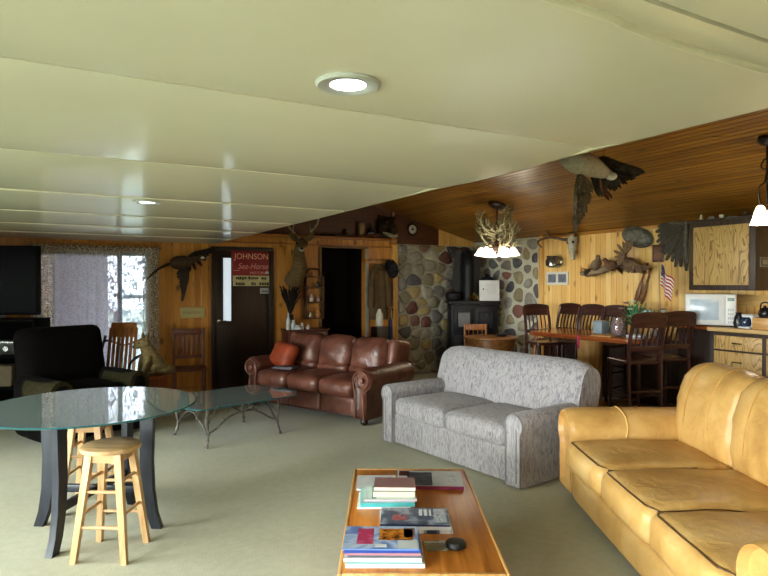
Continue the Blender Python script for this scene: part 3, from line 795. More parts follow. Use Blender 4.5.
def cover_mat(stops, scale, seed, dist=.6):
    n = N('printed_cover'); v = n.coords((1, 1, 0), (0, 0, seed)); f = n.noise(v, scale, 3, dist); n.base(n.ramp(f, [(p, srgb(c)) for p, c in stops], 'CONSTANT' if scale > 14 else 'LINEAR')); return n.set(.28)
TABZ = .4195
def book(label, c, size, rz, z, cover, spine=None, cat='magazine', group=None, name='magazine', patches=(), soft=True):
    """size = (width, depth, thickness); returns the height of its top"""
    w, d, h = size; ct = .0014 if soft else .003
    t = thing(name, label, cat, CW(c[0], c[1], z), ZR + rz, group)
    p = B(); p.box((0, 0, h / 2), (w - .004, d - .004, h - 2 * ct)); p.build('pages', M_PAGES, t, smooth=0)
    q = B(); q.box((0, 0, h - ct / 2), (w, d, ct)); q.box((0, 0, ct / 2), (w, d, ct)); q.box((0, -d / 2 + .001 if spine else d / 2 - .001, h / 2), (w, .002, h)); co = q.build('cover', cover, t, smooth=0)
    if spine:
        sp = B(); sp.box((0, -d / 2 - .0008, h / 2), (w * .998, .0016, h * .96)); sp.build('spine', spine, co, smooth=0)
    for (x, y, pw, pd, m) in patches:
        pp = B(); pp.box((x, y, h + .0003), (pw, pd, .0006)); pp.build('cover_print', m, co, smooth=0)
    return z + h + .0008
P = lambda c, r=.35: plain(c, r, .08)
# front stack
C1 = cover_mat([(.0, '#2f4f9e'), (.42, '#7f9bd0'), (.5, '#b9c9e4'), (.6, '#6d86c4'), (.75, '#4a5a9a')], 6, .3)
FA = 'magazines in the nearest stack'
z = TABZ + .0005
z = book('thick white catalogue at the bottom of the nearest magazine stack', (.005, 2.62), (.335, .235, .018), .00, z, P('#d8dadd'), P('#e6e7ea'), group=FA)
z = book('teal spined magazine second from the bottom of the nearest stack', (.0, 2.62), (.325, .235, .007), .012, z, P('#cfd9da'), P('#7fb7ba'), group=FA)
z = book('thick white magazine in the middle of the nearest stack', (-.004, 2.618), (.33, .235, .017), -.012, z, P('#d6d8dc'), P('#e2e4e8'), group=FA)
z = book('dark grey spined magazine above the white ones in the nearest stack', (.003, 2.622), (.318, .225, .007), .02, z, P('#9aa0ac'), P('#5d6470'), group=FA)
z = book('dusty pink spined magazine third from the top of the nearest stack', (-.004, 2.62), (.322, .228, .010), -.015, z, P('#b58a96'), P('#b9808d'), group=FA)
z = book('blue spined magazine just below the colourful top of the nearest stack', (-.008, 2.62), (.325, .23, .010), .01, z, P('#5c74b8'), P('#2f4aa0'), group=FA)
tig = cover_mat([(.0, '#2a1a10'), (.40, '#a85f1e'), (.5, '#c98432'), (.62, '#3a2416')], 26, .9)
z = book('magazine with tiger picture and blue cover, top of the nearest stack', (-.012, 2.622), (.325, .232, .006), -.02, z, C1, P('#6d8cd0'), group=FA,
         patches=((-.07, .01, .07, .16, cover_mat([(.3, '#b03a62'), (.5, '#c9557a'), (.6, '#7d7fb8')], 20, 1.2)), (.065, .03, .15, .12, tig), (.115, -.065, .085, .085, P('#c8ccd4')), (.0, -.085, .05, .03, P('#dfe0e4')), (.125, .05, .05, .10, cover_mat([(.3, '#7a6a66'), (.5, '#a3716a'), (.6, '#5a5a60')], 22, 2))))
# second stack
FB = 'magazines in the second stack'
z = TABZ + .0005
z = book('white magazine with black picture on spine, bottom of the second stack', (.16, 2.955), (.345, .215, .018), -.02, z, P('#d8d9de'), cover_mat([(.0, '#1d2230'), (.46, '#39435a'), (.52, '#d9dbe2')], 9, .4), group=FB)
z = book('thick white magazine in the middle of the second stack', (.15, 2.95), (.34, .21, .016), .02, z, P('#d2d5dc'), P('#dfe2ea'), group=FB)
z = book('blue grey magazine with white lettering on top of the second stack', (.152, 2.955), (.335, .215, .008), -.035, z, cover_mat([(.3, '#3d465c'), (.5, '#5c6880'), (.6, '#9aa2b6')], 14, .5), P('#28355a'), group=FB,
         patches=((-.075, -.02, .07, .07, cover_mat([(.3, '#a8525c'), (.5, '#b9737c'), (.6, '#5c6880')], 25, 3)), (.03, .045, .016, .08, P('#e2e4ea')), (.055, .045, .016, .08, P('#e2e4ea')), (.078, .045, .010, .08, P('#e2e4ea')), (.125, .01, .06, .17, cover_mat([(.3, '#a9aebc'), (.5, '#c4c8d2'), (.6, '#8b91a2')], 30, 1))))
# third stack with the mauve book
FC = 'books in the stack under the mauve book'
z = TABZ + .0005
z = book('white magazine under the turquoise book, bottom of the third stack', (-.0, 3.27), (.285, .22, .012), .0, z, P('#d5d8da'), P('#dadedf'), group=FC)
z = book('turquoise book low in the stack below the mauve book', (.015, 3.275), (.29, .24, .022), .03, z, P('#a9d3d0'), P('#4fb3b8'), cat='book', group=FC, name='book', soft=False)
z = book('pale green magazine with dark green bar between turquoise and cream books', (.035, 3.285), (.28, .22, .010), .0, z, P('#cfe0da'), P('#c9b7c4'), group=FC, patches=((-.088, .0, .025, .20, P('#5c8c7c')),))
z = book('thick cream book with dark grey base under the mauve book', (.055, 3.29), (.225, .17, .030), -.02, z, P('#8f9a94'), P('#d8cdb8'), cat='book', group=FC, name='book', soft=False)
z = book('mauve covered book on top of the third stack', (.06, 3.30), (.225, .165, .018), -.03, z, P('#8f6a6c'), P('#dccdc0'), cat='book', group=FC, name='book', soft=False)
# back row
z = book('open white brochure lying flat behind the mauve book', (-.045, 3.57), (.235, .25, .008), .01, TABZ + .0005, P('#d4d8de'), None, patches=((.05, .06, .12, .05, cover_mat([(.3, '#8f9ac0'), (.5, '#c2c8da'), (.6, '#dfe2ea')], 25, 2)),))
z = book('light grey magazine with maroon edge and dark picture, far end of the coffee table', (.275, 3.60), (.39, .28, .020), -.05, TABZ + .0005, P('#b9bdc4'), P('#7a2344'), patches=((.135, .02, .05, .16, cover_mat([(.3, '#a3a9b4'), (.5, '#bcc0ca'), (.6, '#c9ccd4')], 30, 2)), (-.06, -.01, .15, .24, cover_mat([(.0, '#1b1d24'), (.5, '#3a3f4a'), (.56, '#5a606c'), (.66, '#23262e')], 9, 1)), (-.155, .085, .06, .09, P('#4a1e1c'))))
b = B(); b.lathe([(.038, 0), (.047, .006), (.047, .022), (.040, .030), (.015, .033)], 32, sx=1, sy=.9); o = b.build('ashtray', plain('#0e0f12', .5), None, CW(.325, 2.70, TABZ + .0005), (0, 0, ZR)); tag(o, 'small round black dish beside the nearest magazine stack', 'dish')
b = B(); b.box((0, 0, .003), (.10, .10, .006), bev=.002); o = b.build('reflection_slab', sheet_glass('#e2d8c8', 1.6, .05, .25), None, CW(.235, 2.71, TABZ + .0008), (0, 0, ZR + .05)); tag(o, 'clear square slab standing in for a reflection between magazine stack and black dish', 'reflection_slab')  # reflection on the tabletop, put in as a clear slab
# ================================================================ DINING: TALL TABLE AND CHAIRS
M_MAH = wood('#26100b', '#43201a', 'Z', 5, .28, .2)
M_MAHX = wood('#26100b', '#43201a', 'X', 5, .28, .2)
M_RTOP = wood('#6b2f12', '#9a5224', 'Y', 3.5, .22, .35)
M_LOG = wood('#a8793f', '#cfa163', 'Z', 4, .5)
TA = math.radians(7); TC = Vector((6.14, 5.43)); TH = .97
def dining_table():
    t = thing('dining_table', 'tall reddish brown wooden dining table on a log pedestal', 'table', (TC.x, TC.y, 0), TA)
    W, L = .86, 1.60; pl = []
    for sx, sy in ((1, 1), (-1, 1), (-1, -1), (1, -1)):
        r = .12; a0 = {(1, 1): 0, (-1, 1): 90, (-1, -1): 180, (1, -1): 270}[(sx, sy)]
        for k in range(7): an = math.radians(a0 + 15 * k); pl.append((sx * (W / 2 - r) + r * math.cos(an), sy * (L / 2 - r) + r * math.sin(an)))
    b = B(); b.prism(pl, .058, Tm((0, 0, TH - .058)), 0, .008); b.build('tabletop', M_RTOP, t, smooth=40)
    for y in (.06,):
        b = B(); b.lathe([(.17, .05), (.155, .12), (.15, .45), (.16, TH - .10), (.175, TH - .06)], 28, (-.06, y, 0)); po = b.build('pedestal', M_LOG, t)
        f = B()
        for a in (0, PI / 2): f.box((-.06, y, .03), (.62, .09, .06), (0, 0, a), bev=.01)
        f.build('foot', M_LOG, po)
    return t
dining_table()
M_RIB = plain('#a3174a', .6)
def chair_proto(label, loc, rz):
    """tall chair; faces local +y, seat .72, back 1.28"""
    t = thing('dining_chair', label, 'chair', loc, rz, 'tall dark dining chairs')
    W, D, SH, TH_ = .42, .42, .79, 1.31
    b = B(); b.pillow((0, 0, SH - .02), (W, D, .045), .02, .0, 8, sag=.012); b.build('seat', M_MAHX, t, smooth=60)
    for s in (-1, 1):
        l = B(); l.tube(curve([(s * .19, -.235, 0), (s * .19, -.20, .35), (s * .19, -.19, SH), (s * .19, -.215, 1.02), (s * .185, -.275, TH_ - .05)], 5), [.021] * 21, 8); l.build('rear_leg', M_MAH, t)
        l = B(); l.lathe([(.017, 0), (.022, .08), (.018, .30), (.024, .44), (.020, .5), (.025, .62), (.025, SH - .04)], 14, (s * .18, .18, 0)); l.build('front_leg', M_MAH, t)
        l = B(); l.tube([(s * .185, -.20, .42), (s * .18, .18, .40)], .012, 8); l.tube([(s * .185, -.20, .22), (s * .18, .18, .20)], .012, 8); l.build('side_rung', M_MAH, t)
    l = B(); l.tube([(-.18, .18, .30), (.18, .18, .30)], .014, 8); l.build('front_rung', M_MAHX, t)
    l = B(); l.tube([(-.19, -.205, .46), (.19, -.205, .46)], .012, 8); l.build('back_rung', M_MAHX, t)
    c = B(); n = 16; rings = []
    for i in range(n + 1):
        u = 2 * i / n - 1; x = u * .205; top = TH_ - .02 + .025 * (1 - abs(u) ** 2.2) - (.02 if abs(u) > .92 else 0); bot = TH_ - .165 + .03 * (1 - u * u) * 0; y = -.262 - .018 * (1 - u * u)
        rings.append([(x, y - .013, bot), (x, y + .013, bot), (x, y + .000, top), (x, y - .026, top)])
    c.ring(rings); c.build('crest_rail', M_MAHX, t)
    c = B(); c.box((0, -.205, .92), (.36, .026, .05), bev=.006); c.build('lower_rail', M_MAHX, t)
    for k in range(5):
        x = (k - 2) * .062; s = B(); s.tube(curve([(x, -.205, .94), (x, -.222, 1.04), (x, -.262, 1.16)], 4), .017, 8, flat=.45); s.build('slat', M_MAH, t)
    return t
def tpos(x, y): a = Vector((x * math.cos(TA) - y * math.sin(TA) + TC.x, x * math.sin(TA) + y * math.cos(TA) + TC.y)); return (a.x, a.y, 0)
G = 'tall dark dining chairs'
def cpos(px, d, az):
    b_ = PD(px, 300, d); return (b_.x + .24 * math.sin(az), b_.y + .24 * math.cos(az), 0)
A1 = math.radians(18)
ch = chair_proto('dark tall dining chair with its back to the sofas, closest to the log pedestal', cpos(648, 6.32, A1), -A1)
dup(ch, cpos(677, 6.58, A1), -A1 + .03, 'dark tall dining chair standing closest to the microwave', G)
dup(ch, cpos(537, 8.75, math.radians(197)), math.radians(163), 'dark tall dining chair at the far end of the table, in front of the fieldstone', G)
for px, lab in ((569, 'dark tall dining chair against the pine wall, nearest the white picture frame'), (592, 'dark tall dining chair against the pine wall, middle one of three'), (616, 'dark tall dining chair against the pine wall, behind the green flower arrangement')):
    q = PX(px, 300, 6.84); dup(ch, (6.60, q.y, 0), PI / 2 + .04, lab, G)
b = B(); rp = PD(582, 346, 6.7); b.box((0, 0, 0), (.035, .006, .16), bev=.002)
o = b.build('ribbon', M_RIB, None, tpos(-.434, -.04)[:2] + (TH - .085,), (0, 0, TA + PI / 2)); tag(o, 'pink ribbon hanging from the dining table edge above the pedestal', 'ribbon')
# ---- on the table
M_LEAF = plain('#4f8a5c', .6, .4, 9); M_LEAF2 = plain('#3f5f42', .6, .4, 9)
def leaf_blade(bb, base, tip, w, bend=.02):
    base, tip = Vector(base), Vector(tip); d = tip - base; s = d.cross(Vector((0, 0, 1)));
    s = s.normalized() if s.length > 1e-5 else Vector((1, 0, 0)); up = s.cross(d).normalized(); rings = []
    for k in range(6):
        u = k / 5; ww = w * math.sin(PI * min(.97, u * .9 + .06)); p = base + d * u + up * bend * math.sin(PI * u)
        rings.append([p + s * ww, p + up * .0015, p - s * ww, p - up * .0015])
    bb.ring(rings)
def arrangement(label, loc, mat, n, spread, hgt, seed, bloom):
    r = random.Random(seed); t = thing('flower_arrangement', label, 'flowers', loc)
    v = B(); v.lathe([(.045, 0), (.06, .03), (.055, .07), (.04, .085)], 20); v.build('vase', plain('#6d6a5c', .5), t)
    f = B()
    for i in range(n):
        a = r.uniform(0, 2 * PI); q = r.uniform(.25, 1) * spread; leaf_blade(f, (0, 0, .07), (q * math.cos(a), q * math.sin(a), .07 + r.uniform(.15, 1) * hgt), r.uniform(.012, .022))
    f.build('foliage', mat, t)
    if bloom:
        for i in range(bloom):
            a = r.uniform(0, 2 * PI); q = r.uniform(.2, .8) * spread; b = B(); c = (q * math.cos(a), q * math.sin(a), .10 + r.uniform(.2, .9) * hgt)
            for k in range(6): b.ball((c[0] + .018 * math.cos(k), c[1] + .018 * math.sin(k), c[2]), (.02, .02, .012), 8)
            b.build('bloom', plain('#b9c7b4' if i % 2 else '#8a5f68', .6), t)
    if bloom == 7:
        b = B(); c = Vector((.06, -.13, .25))
        for k in range(7): a = k * .9; b.pillow(c + Vector((.05 * math.cos(a), .05 * math.sin(a), .02 * math.sin(a * 2))), (.10, .05, .07), .02, .01, 6, rot=(0, .5 * math.sin(a), a))
        b.build('bow', plain('#8fc3ca', .5, .08), t, smooth=60)
arrangement('bushy green flower arrangement with a turquoise bow on the dining table', (6.40, 5.06, TH), M_LEAF, 80, .20, .36, 4, 7)
arrangement('dark green leafy arrangement on the table beneath the small flag', (6.44, 4.80, TH), M_LEAF2, 60, .13, .28, 9, 5)
b = B(); b.box((0, 0, .012), (.26, .20, .024), bev=.006); o = b.build('folded_cloth', plain('#c6ccd4', .8, .1), None, tpos(-.02, -.58)[:2] + (TH,), (0, 0, .4)); tag(o, 'folded white cloth on the dining table near the two chairs with backs to the sofas', 'cloth')
b = B(); b.box((0, 0, .08), (.17, .13, .15), bev=.01); b.box((0, 0, .158), (.18, .14, .02), bev=.006); o = b.build('tin_box', plain('#8a98a2', .3), None, (6.12, 5.34, TH), (0, 0, .1)); tag(o, 'grey blue tin box on the dining table behind the jar of sweets', 'tin')
b = B(); b.box((0, 0, .006), (.34, .26, .012), bev=.003); o = b.build('placemat', plain('#b48a55', .8), None, tpos(-.22, -.30)[:2] + (TH,), (0, 0, .2)); tag(o, 'tan woven placemat near the free corner of the dining table', 'placemat')
r = random.Random(5); b = B(); b.lathe([(.06, 0), (.085, .03), (.09, .14), (.065, .19), (.07, .215), (.06, .215), (.055, .19), (.08, .14), (.075, .03)], 28); o = thing('candy_jar', 'glass jar of red and white sweets on the dining table', 'jar', (5.99, 4.97, TH + .0125))
b.build('jar', sheet_glass('#e8dede', 1.3, .03, .12), o)
s = B(); s2 = B()
for k in range(90): a = r.uniform(0, 2 * PI); q = r.uniform(0, .058); (s if k % 2 else s2).ball((q * math.cos(a), q * math.sin(a), .02 + .14 * r.random()), .015, 7)
so = s.build('sweets', plain('#94484e', .4, .4, 40), o); so['kind'] = 'stuff'; so = s2.build('sweets', plain('#c9aaa4', .4, .3, 40), o); so['kind'] = 'stuff'
# ---- little flag on a stand
fp = PD(660, 300, (PX(660, 285, 6.55) - O).dot(CF)); fx = PX(661, 300, 6.50)
t = thing('flag', 'small American flag on a thin stick hanging beside the microwave', 'flag', (fx.x, fx.y, TH + .0))
b = B(); b.lathe([(.04, 0), (.04, .015), (.01, .025)], 18); b.tube([(0, 0, .02), (0, .03, .92)], .006, 8); b.build('flag_stick', plain('#8a6a34', .4), t)
def flag_mat():
    n = N('flag_cloth'); tc = n.add('ShaderNodeTexCoord'); sp = n.add('ShaderNodeSeparateXYZ'); n.link(tc.outputs['UV'], sp.inputs[0])
    st = n.math('GREATER_THAN', n.math('FRACT', n.math('MULTIPLY', sp.outputs[1], 6.5)), .5)
    col = n.mix(st, srgb('#a81f35'), srgb('#e2dcd6'))
    can = n.math('MULTIPLY', n.math('LESS_THAN', sp.outputs[0], .42), n.math('GREATER_THAN', sp.outputs[1], .46))
    vo = n.add('ShaderNodeTexVoronoi'); vo.inputs['Scale'].default_value = 22; n.link(tc.outputs['UV'], vo.inputs['Vector'])
    cc = n.mix(n.math('LESS_THAN', vo.outputs['Distance'], .25), srgb('#232850'), srgb('#e2dcd6')); n.base(n.mix(can, col, cc)); return n.set(.8)
nx, ny = 14, 10; vs = []; fs = []; uv = []
for sgn in (0, 1):
    for j in range(ny + 1):
        for i in range(nx + 1):
            u, v_ = i / nx, j / ny
            # hangs from the stick: the fly end falls down and to the side
            x = -.012 + .02 * math.sin(u * 7 + v_) ; y = -.17 * u * (.75 + .25 * v_); z = .88 - .26 * (1 - v_) - .20 * u + .015 * math.sin(u * 9)
            vs.append((x + sgn * .003, y, z)); uv.append((u, v_))
M0 = (nx + 1) * (ny + 1)
for s_ in (0, 1):
    for j in range(ny):
        for i in range(nx):
            a = s_ * M0 + j * (nx + 1) + i; f = (a, a + 1, a + nx + 2, a + nx + 1); fs.append(f if s_ == 0 else f[::-1])
b = B(); b.add(vs, fs); fo = b.build('flag_cloth', flag_mat(), t, fix=False)
ul = fo.data.uv_layers.new(name='UVMap')
for lp in fo.data.loops: ul.data[lp.index].uv = uv[lp.vertex_index]

# ================================================================ KITCHEN
M_OAKG = None
def oak_panel():
    n = N('oak_panel'); v = n.coords((4.2, 4.2, .75)); f = n.noise(v, 1.5, 2, .9); w = n.math('FRACT', n.math('MULTIPLY', f, 13))
    fine = n.noise(n.coords((60, 60, 2)), 3, 3)
    c = n.ramp(w, [(.0, srgb('#5d4320')), (.10, srgb('#7d5c2e')), (.22, srgb('#b8945a')), (.9, srgb('#c6a468')), (1, srgb('#8a6834'))])
    n.base(n.mix(.25, c, n.ramp(fine, [(.35, srgb('#8f6c38')), (.65, srgb('#cdaa70'))]))); return n.set(.45)
M_OAKP = oak_panel()
M_CABF = wood('#2f211a', '#45332a', 'Z', rough=.5)
a = PX(690, 290, 6.60); c = PX(753, 290, 6.60)
yA, yB_ = a.y, c.y; zt, zb = 2.33, a.z
def upper_cabinet():
    y1, y0 = yA + .02, yB_ - .02; w = y1 - y0; h = zt - zb
    t = thing('wall_cabinet', 'dark framed wall cabinet with figured oak door above the microwave', 'cabinet', (6.95, (y0 + y1) / 2, zb))
    b = B(); b.box((-.17, 0, h / 2), (.34, w, h), bev=.004); b.build('body', M_CABF, t)
    d = B(); d.box((-.349, 0, h / 2), (.018, w - .13, h - .12), bev=.003); do = d.build('door', M_OAKP, t)
    k = B(); k.box((-.362, -w / 2 + .11, .13), (.012, .012, .06), bev=.004); k.build('handle', plain('#6a5a44', .3, metal=1), do)
    for z in (.12, h - .12): k = B(); k.box((-.360, -w / 2 + .062, z), (.008, .014, .05), bev=.002); k.build('hinge', plain('#9a8a70', .3, metal=1), do)
    cr = B(); cr.box((-.18, 0, h + .012), (.38, w + .03, .024), bev=.006); cr.build('cornice', M_CABF, t)
    return y0, y1
cy0, cy1 = upper_cabinet()
r = random.Random(8)
for k, (q, lab, col, pr) in enumerate((
        (.10, 'small white figurine on top of the wall cabinet, nearest the cabinet corner by the fan', '#c9c6c0', [(.018, 0), (.022, .02), (.01, .05), (.014, .06), (.004, .075)]),
        (.26, 'squat grey pot on top of the wall cabinet', '#8f8b86', [(.03, 0), (.038, .02), (.03, .04), (.02, .045)]),
        (.42, 'white cup on top of the wall cabinet, near the middle', '#d8d8d6', [(.022, 0), (.028, .05), (.025, .05), (.02, .01)]),
        (.58, 'long low white dish on top of the wall cabinet', '#cfcdc6', [(.03, 0), (.05, .02), (.046, .02), (.02, .008)]),
        (.78, 'small dark vase with pale rim on top of the wall cabinet', '#4b4038', [(.016, 0), (.03, .03), (.014, .06), (.02, .075)]))):
    b = B(); b.lathe(pr, 18); o = b.build('ornament', plain(col, .35), None, (6.72, lerp(cy1, cy0, q), zt + .0245)); tag(o, lab, 'ornament', 'ornaments on top of the wall cabinet')
# licence plate style sign on the cabinet's near side
lp = PY(761, 262, cy0); b = B(); b.box((0, 0, 0), (.20, .006, .11), bev=.002); o = thing('metal_plate', 'small grey metal plate on the side of the wall cabinet', 'sign', (lp.x + .07, cy0 - .004, lp.z)); b.build('plate', plain('#5a5a58', .35, .2, 20, metal=.7), o)
q = B()
for s in (-1, 1): q.box((s * .09, -.004, 0), (.008, .004, .10)); q.box((0, -.004, s * .046), (.18, .004, .008))
q.box((0, -.004, 0), (.09, .004, .05)); q.build('raised_border', plain('#8a8a86', .4), o)
# base cabinet with drawers, counter
CX = 6.36; CTZ = 1.135
def base_cabinet():
    y1 = PX(713, 340, CX).y; y0 = y1 - 1.15
    t = thing('base_cabinet', 'oak fronted base cabinet with drawers under the kitchen counter', 'cabinet', (CX, y1, 0))
    b = B(); b.box((.295, -.575, (CTZ - .05) / 2 + .04), (.58, 1.15, CTZ - .05 - .08), bev=.003); b.build('body', M_CABF, t)
    k = B(); k.box((.33, -.575, .04), (.5, 1.15, .08)); k.build('plinth', M_DARK, t)
    for col, (ya, yb) in enumerate(((-.02, -.53), (-.57, -1.13))):
        zs = [(.90, 1.05), (.67, .88), (.40, .65), (.11, .38)]
        for (u, v_) in zs:
            d = B(); d.box((-.006, (ya + yb) / 2, (u + v_) / 2), (.018, abs(yb - ya), v_ - u), bev=.004); do = d.build('drawer', M_OAKP, t)
            h = B(); h.tube([(-.018, (ya + yb) / 2 - .05, (u + v_) / 2), (-.034, (ya + yb) / 2 - .045, (u + v_) / 2), (-.034, (ya + yb) / 2 + .045, (u + v_) / 2), (-.018, (ya + yb) / 2 + .05, (u + v_) / 2)], .006, 8); h.build('handle', plain('#3a2a1c', .35, metal=.8), do)
    return y1
by1 = base_cabinet()
b = B(); b.box((CX + .275, by1 - .56, CTZ - .02), (.66, 1.20, .045), bev=.008); o = b.build('countertop', wood('#a88655', '#c9a873', 'Y', 4, .35)); tag(o, 'light brown kitchen countertop above the oak drawers', 'countertop')
# wooden peninsula that carries the microwave
def peninsula():
    t = thing('peninsula_counter', 'dark panelled counter with red brown top carrying the white microwave', 'counter', (6.69, by1 + .275, 0))
    b = B(); b.box((0.02, 0, (CTZ - .05) / 2), (.46, .46, CTZ - .05), bev=.004); b.build('body', M_DARK, t)
    b = B(); b.box((-.0, .01, CTZ - .02), (.52, .50, .05), bev=.008); b.build('counter_top', M_RTOP, t)
peninsula()
# microwave
mz0 = CTZ + .006; mx = 6.42
mL, mR, mT = PX(684, 320, mx), PX(736, 322, mx), PX(736, 292, mx)
def microwave():
    w = .50; h = .345
    t = thing('microwave', 'white microwave oven on the counter under the wall cabinet', 'microwave', (mx + .07, mR.y + .035, CTZ + .0055), .55)
    M_W = plain('#d9dadc', .35, .03)
    b = B(); b.box((.18, w / 2, h / 2 + .012), (.36, w, h), bev=.012, seg=3); b.build('body', M_W, t)
    d = B(); d.box((-.006, w * .60, h / 2 + .012), (.014, w * .76, h - .03), bev=.005); do = d.build('door', M_W, t)
    g = B(); g.box((-.0145, w * .62, h / 2 + .012), (.004, w * .56, h - .12), bev=.001); go = g.build('door_window', plain('#b4c4d6', .2, .08), do); go['label'] = 'pale blue grey door window'
    k = B(); k.box((-.004, w * .11, h / 2 + .012), (.012, w * .19, h - .03), bev=.004); ko = k.build('control_panel', plain('#e0e0e0', .4, .02), t)
    q = B(); q.box((-.0115, w * .11, h - .045), (.003, w * .13, .035)); q.build('display', plain('#5d7a74', .2), ko)
    q = B()
    for i in range(3):
        for j in range(4): q.box((-.0115, w * (.07 + .04 * i), .05 + .045 * j), (.003, w * .028, .028))
    q.build('buttons', plain('#b9bbc0', .5), ko)
    for sx in (.06, .3):
        for sy in (.05, w - .05): f = B(); f.lathe([(.012, 0), (.012, .014)], 10, (sx, sy, 0)); f.build('foot', M_DARK, t)
microwave()
# coffee maker, black kettle, tan box
cp = PX(748, 325, 6.46)
t = thing('coffee_maker', 'white coffee maker with dark front on the kitchen counter', 'coffee maker', (cp.x, cp.y, CTZ + .003), 0)
b = B(); b.box((.05, 0, .075), (.16, .135, .15), bev=.02, seg=3); b.build('body', plain('#d2d2d4', .35, .04), t)
b = B(); b.lathe([(.045, 0), (.056, .03), (.05, .08), (.035, .10)], 20, (-.04, 0, .02)); b.build('carafe', plain('#22324a', .12), t)
b = B(); b.box((-.02, 0, .012), (.12, .12, .02), bev=.006); b.build('base', plain('#d2d2d4', .35, .04), t)
cp = PX(738.5, 318, 6.43); b = B(); b.lathe([(.04, 0), (.05, .05), (.04, .12), (.025, .15), (.03, .165)], 20); o = b.build('thermos', plain('#17191f', .3), None, (cp.x, cp.y, CTZ + .003)); tag(o, 'dark round jug between microwave and coffee maker', 'jug')
cp = PX(764, 329, 6.45)
b = B(); b.box((0, 0, .06), (.18, .17, .12), bev=.008); o = b.build('wooden_box', wood('#a97c45', '#c99c62', 'Y'), None, (cp.x + .02, cp.y, CTZ + .003)); tag(o, 'light wooden box on the kitchen counter by the frame edge', 'box')
t = thing('kettle', 'black kettle sitting on the light wooden box', 'kettle', (cp.x + .02, cp.y, CTZ + .124), -1.2)
b = B(); b.lathe([(.05, 0), (.065, .03), (.06, .07), (.03, .10), (.012, .11), (.016, .125)], 24); b.build('body', plain('#121216', .3), t)
b = B(); b.tube(curve([(.05, 0, .05), (.09, 0, .08), (.10, 0, .10)], 4), .012, 8); b.build('spout', plain('#121216', .3), t)
b = B(); b.tube(curve([(-.045, 0, .08), (-.03, 0, .15), (.03, 0, .15), (.045, 0, .08)], 5), .007, 8); b.build('handle', plain('#121216', .3), t)
# outlet strip on the pine above the counter
cp = PX(762, 300, XR); b = B(); b.box((0, 0, 0), (.012, .5, .12), bev=.003); o = b.build('backsplash_board', wood('#c9a060', '#dcb878', 'Y'), None, (XR - .008, cp.y, 1.42)); tag(o, 'pale wooden backsplash strip behind the kettle', 'board')

# ================================================================ STOVE CORNER
M_IRONB = plain('#101117', .5, .3, 20, bump=.1, bscale=40, spec=.3)
def stove():
    d = 10.35; xc = (472 - 384) / F * d; loc = CW(xc, d)
    t = thing('wood_stove', 'large black cast iron wood stove in the fieldstone corner', 'stove', loc, ZR + .02)
    b = B(); b.box((0, 0, .72), (.80, .50, 1.10), bev=.025, seg=3); b.build('body', M_IRONB, t)
    b = B(); b.box((0, -.02, 1.29), (.88, .58, .05), bev=.012); b.box((0, -.02, .16), (.86, .56, .05), bev=.012); b.build('top_plate', M_IRONB, t)
    for s in (-1, 1):
        q = B(); q.box((s * .18, -.262, .98), (.32, .03, .42), bev=.008); qo = q.build('door', M_IRONB, t)
        g = B(); g.box((s * .18, -.279, 1.00), (.20, .006, .24), bev=.002); g.build('door_glass', plain('#6b6c70' if s < 0 else '#2c2e34', .08), qo)  # left glass paler: whitish reflection put into its colour
        f = B()
        for sx in (-1, 1): f.box((s * .18 + sx * .115, -.281, 1.0), (.03, .014, .29), bev=.004)
        for sz in (-1, 1): f.box((s * .18, -.281, 1.0 + sz * .135), (.26, .014, .03), bev=.004)
        f.build('door_moulding', M_IRONB, qo)
        h = B(); h.lathe([(.012, 0), (.018, .02), (.006, .03)], 12, M=Tm((s * .03, -.28, .86), (PI / 2, 0, 0))); h.build('handle', plain('#8a8a8c', .25, metal=1), qo)
    q = B(); q.box((0, -.262, .50), (.70, .03, .46), bev=.008); q.build('ash_door', M_IRONB, t)
    q = B(); q.tube([(-.36, -.30, 1.26), (.36, -.30, 1.26)], .010, 8); q.build('rail', plain('#5a5c64', .25, metal=.9), t)
    for sx in (-1, 1):
        for sy in (-1, 1): f = B(); f.tube(curve([(sx * .33, sy * .19, .17), (sx * .37, sy * .22, .08), (sx * .36, sy * .21, 0)], 4), [.03] * 5 + [.022] * 4, 8); f.build('leg', M_IRONB, t)
    q = B(); q.tube(curve([(-.06, .05, 1.31), (-.06, .05, 1.7), (-.06, .06, 1.98), (-.06, .16, 2.10), (-.06, .34, 2.12)], 6), .10, 20); q.lathe([(.13, 1.31), (.12, 1.35), (.105, 1.36)], 28, (-.06, .05, 0)); q.build('stove_pipe', M_IRONB, t)
    q = B(); q.ring([[(-.36, .19 + e_, 1.32), (.20, .19 + e_, 1.32), (.17, .19 + e_, 2.20), (-.26, .19 + e_, 2.20)] for e_ in (0, .02)]); q.build('heat_shield', M_IRONB, t)
    return t
ST = stove(); sd = 10.35
def onst(x, y, z): return CW((472 - 384) / F * sd, sd) + Matrix.Rotation(ZR + .02, 3, 'Z') @ Vector((x, y, z))
t = thing('cooking_pot', 'round black lidded pot on the left of the stove top', 'pot', onst(-.33, -.06, 1.3155), ZR)
b = B(); b.lathe([(.11, 0), (.135, .03), (.135, .12), (.13, .125)], 28); b.build('body', M_IRONB, t)
b = B(); b.lathe([(.138, .126), (.10, .15), (.03, .165), (.012, .17), (.02, .19), (.005, .20)], 28); b.build('lid', M_IRONB, t)
t = thing('brass_kettle', 'small shiny brass kettle on the stove top beside the black pot', 'kettle', onst(.02, -.18, 1.316), ZR)
b = B(); b.lathe([(.05, 0), (.065, .03), (.05, .08), (.02, .10), (.008, .115)], 24); b.build('body', plain('#a08a52', .2, .1, metal=1), t)
b = B(); b.tube(curve([(-.05, 0, .04), (-.10, 0, .08), (-.12, 0, .12)], 4), .010, 8); b.build('spout', plain('#a08a52', .2, .1, metal=1), t)
